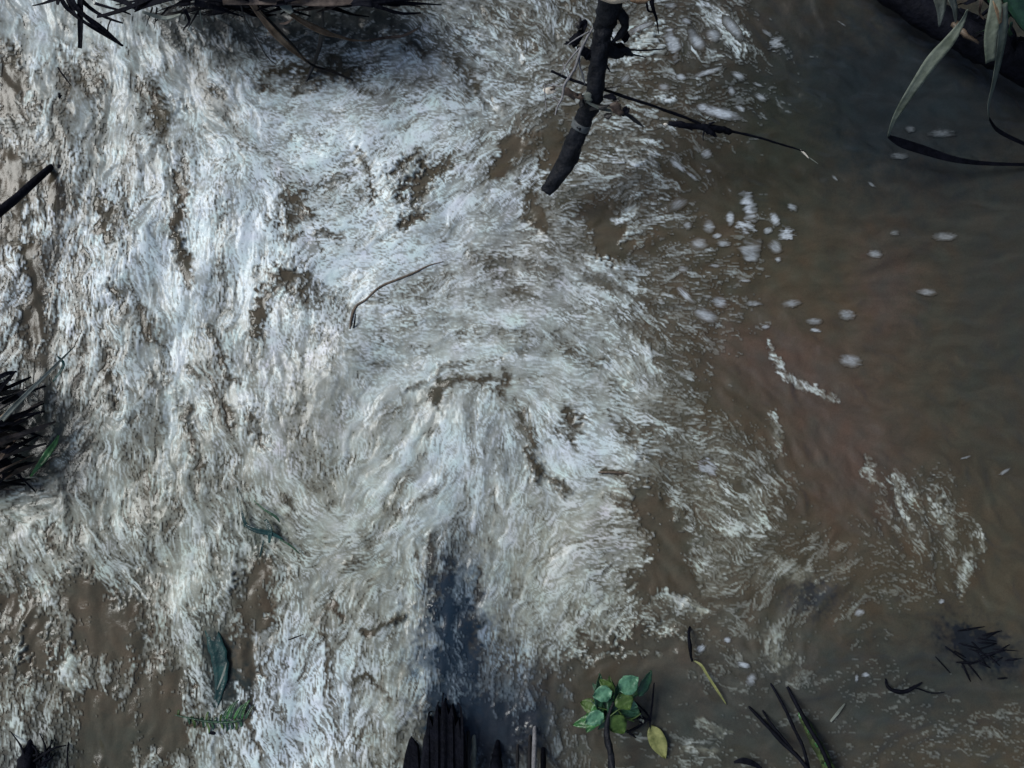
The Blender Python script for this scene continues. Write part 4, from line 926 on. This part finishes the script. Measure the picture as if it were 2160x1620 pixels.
# ------------------------------------------------------------------ unseen trees just outside the picture, crowns shaped to shade and darken the water
def unseen_bush(label, base, crown, n, seed, rad):
    r = random.Random(seed)
    t = thing('unseen_shade_tree', label, 'tree', base)
    b = Vector(base); c = Vector(crown)
    me = tube_mesh('trunk', [(*b, .16), (*(b.lerp(c, .35) + Vector((0, 0, .25))), .13), (*(b.lerp(c, .75) + Vector((0, 0, .2))), .09), (*c, .04)], n=16, sides=10)
    link('trunk', me, t, M['bark'])
    V = []; Fc = []; clumps = []
    for i in range(9):
        e = c + Vector((r.gauss(0, rad[0] * .5), r.gauss(0, rad[1] * .5), r.gauss(0, rad[2] * .4)))
        clumps.append(e)
        me = tube_mesh('limb', [(*b.lerp(c, .6), .05), (*b.lerp(e, .8), .035), (*e, .012)], n=8, sides=6, seed=i); link('limb', me, t, M['bark'])
    for i in range(n):
        if i % 2: p = r.choice(clumps) + Vector((r.gauss(0, .22), r.gauss(0, .22), r.gauss(0, .14)))
        else: p = c + Vector((r.gauss(0, rad[0] * .5), r.gauss(0, rad[1] * .5), r.gauss(0, rad[2] * .5)))
        # keep the crown out of the view itself
        px, py = topx(p.x, p.y, min(p.z, CH - .15))
        if p.z < CH - .1 and -160 < px < 2320 and -160 < py < 1780: continue
        d = Vector((r.gauss(0, 1), r.gauss(0, 1), r.gauss(0, .4))).normalized(); s = d.cross(Vector((r.gauss(0, .4), r.gauss(0, .4), 1))).normalized()
        L = r.uniform(.10, .20); w_ = L * .28; k0 = len(V)
        V += [p - d * L * .5, p + s * w_, p + d * L * .5, p - s * w_, p + Vector((0, 0, -.004)) ]
        Fc += [(k0, k0 + 1, k0 + 2, k0 + 4), (k0, k0 + 4, k0 + 2, k0 + 3)]
    me = bpy.data.meshes.new('crown'); me.from_pydata(V, [], Fc); cr = link('crown', me, t, M['canopy'], False); cr['kind'] = 'stuff'
unseen_bush('unseen leafy tree leaning in beyond the top right corner to shade the water', (3.6, 2.9, .2), (2.35, 1.8, 2.45), 11000, 1, (1.15, 1.0, .5))
unseen_bush('unseen leafy tree leaning in to shade the right edge of the river', (3.8, -.5, .2), (2.6, -.7, 2.2), 7000, 2, (.7, 1.5, .5))
unseen_bush('unseen low leafy tree set on the bank beyond the top edge to shade it', (-.6, 3.4, .5), (-.8, 2.9, 1.6), 1800, 3, (.8, .4, .3))

# ------------------------------------------------------------------ single sky glints painted as pale flecks on the brown water
def fleck(px, py, rx, ry, deg, dens, label, group=None, seed=0):
    c = at(px, py); cell = .0034
    ax, ay = pw(rx) * 1.12, pw(ry) * 1.12
    hw = int(ax * 1.35 / cell) + 2; hh = int(ay * 1.35 / cell) + 2
    jj, ii = np.meshgrid(np.arange(-hw, hw + 1), np.arange(-hh, hh + 1))
    lx = jj * cell; ly = ii * cell; sh = lx.shape
    r_ = np.random.default_rng(seed + 100)
    def nz(per):
        py_ = max(1, per); px_ = per * 3
        g_ = r_.standard_normal((sh[0] // py_ + 4, sh[1] // px_ + 4)).astype(np.float32)
        y_ = np.arange(sh[0]) / py_; x_ = np.arange(sh[1]) / px_
        y0_ = y_.astype(int); x0_ = x_.astype(int); fy_ = (y_ - y0_)[:, None]; fx_ = (x_ - x0_)[None]
        return (g_[y0_][:, x0_] * (1 - fx_) + g_[y0_][:, x0_ + 1] * fx_) * (1 - fy_) + (g_[y0_ + 1][:, x0_] * (1 - fx_) + g_[y0_ + 1][:, x0_ + 1] * fx_) * fy_
    big = max(1, int(ay / cell / 3.5)); n1 = nz(big) * .30 + nz(max(1, big // 2)) * .22
    if min(rx, ry) < 15: n1 = n1 * .35 + r_.uniform(-.1, .1)
    ridg = nz(3)[:, :] * (.2 if min(rx, ry) >= 15 else .05)
    q_ = (lx / ax) ** 2 + (ly / ay) ** 2
    v = 1.1 - q_ ** .62 + n1 + ridg * .5
    al = np.clip(v * 1.15, 0, 1) ** 1.9 * .92 * dens * (.66 + .34 * np.clip(nz(1) * .5 + .5, 0, 1.3))
    m_ = v > .02
    kq = m_[:-1, :-1] & m_[1:, 1:] & m_[1:, :-1] & m_[:-1, 1:]
    if not kq.any(): return None
    an = -R(deg); X = lx * math.cos(an) - ly * math.sin(an); Y = lx * math.sin(an) + ly * math.cos(an)
    jx = np.clip(((c.x + X - X0) / (X1 - X0) * (nx - 1)).round().astype(int), 0, nx - 1); iyy = np.clip(((Y1 - c.y - Y) / (Y1 - Y0) * (ny - 1)).round().astype(int), 0, ny - 1)
    Zb = H[iyy, jx]
    Z = Zb + .0012 + .0006 * np.clip(v, 0, 1)
    base = W[iyy, jx]; fc = np.array((.60, .68, .76), np.float32)
    col = base * (1 - al[..., None]) + fc * al[..., None]
    qd = grid_quads(*sh, keep=kq)
    us = np.unique(qd); rm = np.zeros(sh[0] * sh[1], np.int32); rm[us] = np.arange(len(us))
    zc = float(Z.reshape(-1)[us].min())
    co = np.stack([X, Y, Z - zc], -1).reshape(-1, 3)[us]
    o = fast_mesh('painted_glint', co, rm[qd], col.reshape(-1, 3)[us].astype(np.float32), M['foam'], None)
    o.location = (c.x, c.y, zc)
    tag(o, label, 'foam patch', group)  # the flecks are painted sky glints
    return o
G = 'sky glints painted on the brown water'
FL = [
 (1518, 238, 44, 13, 14, 1.0, 'long bright white painted glint patch above the bark chunk on the twig'),
 (1482, 226, 13, 9, 10, .85, 'small white painted glint patch touching the left end of the long bright one'),
 (1562, 230, 13, 6, 35, .75, 'small painted glint fleck right of the long bright patch'),
 (1637, 92, 20, 18, 0, .5, 'round blurred painted glint patch near the dark water at the top'),
 (1618, 70, 14, 5, 35, .4, 'thin painted glint fleck above the round blurred patch'),
 (1495, 152, 36, 7, -18, .75, 'long thin painted glint streak slanting up right of the branch'),
 (1436, 163, 12, 8, 10, .8, 'painted glint fleck at the left end of the slanting streak'),
 (1558, 160, 17, 8, 30, .75, 'oval painted glint patch right of the slanting streak'),
 (1543, 192, 8, 11, -20, .6, 'small upright painted glint fleck between oval patch and long bright patch'),
 (1604, 205, 14, 8, 35, .55, 'streaky painted glint fleck at the right of the bright patches'),
 (1600, 178, 14, 4, 25, .5, 'thin painted glint sliver below right of the oval patch'),
 (1418, 95, 16, 30, -15, .75, 'tall ragged painted glint patch right of the black side twigs'),
 (1468, 85, 14, 26, -30, .75, 'slanting painted glint patch right of the tall ragged one'),
 (1505, 75, 16, 14, 15, .6, 'curled painted glint patch near the top right of the branch'),
 (1448, 45, 12, 9, 20, .6, 'painted glint fleck high above the slanting patch'),
 (1545, 60, 12, 34, -35, .6, 'long painted glint streak running down from the top edge'),
 (1415, 12, 16, 8, 0, .5, 'faint painted glint fleck at the top edge right of the branch'),
 (1400, 185, 14, 9, 10, .45, 'faint ring of painted glint between branch and twig'),
 (1352, 60, 34, 8, -25, .55, 'pale painted glint streak just right of the branch'),
 (1320, 165, 14, 10, -40, .4, 'faint painted glint fleck beside the branch above the thin twig'),
 (1578, 432, 15, 34, -10, .95, 'tall bright painted glint patch in the middle of the cluster on the right'),
 (1570, 478, 20, 16, 10, .95, 'bright painted glint patch at the foot of the tall one'),
 (1540, 462, 9, 16, 5, .85, 'bright upright fleck left of the tall painted glint patch'),
 (1634, 462, 10, 14, -25, .85, 'bright fleck right of the tall painted glint patch'),
 (1660, 492, 17, 17, 0, .9, 'broad bright painted glint patch at the right of the cluster'),
 (1620, 486, 10, 7, -20, .7, 'small fleck left of the broad bright patch'),
 (1582, 530, 22, 26, 10, .5, 'blurred painted glint patch below the bright cluster'),
 (1636, 520, 16, 14, 30, .5, 'blurred painted glint fleck below the broad bright patch'),
 (1473, 515, 19, 14, 0, .5, 'blurred round painted glint patch left of the cluster'),
 (1495, 478, 13, 15, 10, .55, 'ring shaped painted glint patch left of the bright upright fleck'),
 (1450, 475, 10, 10, 0, .5, 'dull painted glint fleck left of the ring shaped patch'),
 (1512, 498, 10, 6, -15, .75, 'small bright fleck under the ring shaped patch'),
 (1525, 515, 14, 7, 0, .5, 'dull flat fleck right of the blurred round patch'),
 (1672, 436, 13, 8, 20, .55, 'curled painted glint fleck above the broad bright patch'),
 (1555, 480, 8, 6, 0, .8, 'tiny fleck inside the right cluster'),
 (1640, 548, 7, 6, 0, .7, 'tiny bright fleck below the cluster'),
 (1445, 622, 26, 8, 45, .85, 'bright slanting painted glint streak left of the reddish water'),
 (1518, 637, 17, 11, 15, .65, 'blue white painted glint patch right of the slanting streak'),
 (1490, 665, 26, 13, 20, .6, 'ragged painted glint patch at the foot of the slanting streak'),
 (1508, 561, 13, 4, 5, .5, 'flat painted glint fleck below the cluster left side'),
 (1572, 592, 12, 4, 5, .5, 'flat painted glint fleck midway below the cluster'),
 (1440, 568, 13, 8, 0, .4, 'dull painted glint fleck far left below the cluster'),
 (1670, 640, 20, 9, -5, .45, 'oval ring of painted glint above the reddish water'),
 (1590, 640, 18, 6, 0, .4, 'flat faint painted glint patch left of the oval ring'),
 (1615, 689, 9, 5, 0, .65, 'small blue white fleck on the reddish water'),
 (1718, 697, 13, 5, 5, .8, 'bright flat fleck below the grey one on the right'),
 (1715, 678, 18, 8, 0, .35, 'grey blurred fleck above the bright flat one'),
 (1786, 664, 18, 11, 5, .38, 'grey oval painted glint patch right of the flat flecks'),
 (1792, 760, 24, 14, 10, .45, 'large lone grey painted glint patch in the brown water on the right'),
 (1845, 536, 16, 9, 5, .45, 'lone grey painted glint fleck right of the cluster'),
 (1995, 498, 26, 10, 0, .3, 'faint wide painted glint smudge at the far right'),
 (1955, 616, 20, 8, 5, .32, 'faint painted glint smudge below the wide one at the far right'),
 (1885, 492, 12, 7, -10, .25, 'very faint painted glint smudge left of the wide one'),
 (1985, 282, 30, 10, 0, .2, 'faint tan smudge of painted glint inside the bent strap leaf'),
 (1920, 272, 12, 8, 0, .18, 'small faint smudge of painted glint beside the bend of the strap leaf'),
 (1895, 330, 20, 9, 0, .2, 'faint smudge of painted glint under the bent leaf tip'),
 (1838, 390, 12, 4, 35, .4, 'thin painted glint sliver in the dark water on the right'),
 (1762, 375, 10, 4, 50, .4, 'thin slanting sliver left of the dark right water'),
 (1430, 350, 22, 7, 40, .75, 'slanting bright painted glint streak below the thin twig'),
 (1460, 372, 20, 5, 38, .6, 'thin tail of painted glint below the slanting bright streak'),
 (1490, 325, 12, 11, -15, .45, 'grey painted glint fleck below the bark chunk'),
 (1494, 362, 8, 5, 0, .65, 'small bright painted glint fleck right of the slanting streaks'),
 (1430, 430, 24, 13, -25, .35, 'grey streaky painted glint patch left of the right cluster'),
 (1850, 40, 0, 0, 0, 0, ''),
 (1490, 985, 22, 15, 25, .6, 'blurred lilac painted glint patch right of the centre foam'),
 (2035, 965, 14, 3, -15, .4, 'thin straw like painted glint sliver at the far right'),
 (2118, 995, 14, 4, -30, .35, 'thin painted glint sliver close to the right edge'),
 (1232, 28, 0, 0, 0, 0, ''),
 (1775, 50, 14, 3, 40, .3, 'faint thin painted glint sliver in the black pool at the top'),
 (1478, 1368, 10, 7, -30, .7, 'pale painted glint fleck right of the short upright twig'),
 (1534, 1350, 8, 7, 0, .7, 'bright painted glint fleck above right of the yellow green stalk'),
 (1568, 1402, 12, 6, 10, .7, 'bright painted glint fleck near the top of the slanting dark stalks'),
 (1584, 1432, 11, 14, 30, .55, 'ragged fleck above the slanting dark stalks'),
 (1825, 1423, 9, 5, 0, .6, 'painted glint fleck left of the hook shaped root'),
 (1806, 1430, 5, 9, 0, .5, 'small upright fleck left of the hook shaped root'),
 (1985, 1268, 7, 6, 0, .6, 'single painted glint fleck above the drowned roots'),
 (1812, 1292, 12, 7, -20, .5, 'painted glint fleck between dark hollow and drowned roots'),
]
for i, (x, y, rx, ry, dg, de, lab) in enumerate(FL):
    if rx: fleck(x, y, rx, ry, dg, de, lab, G, i)
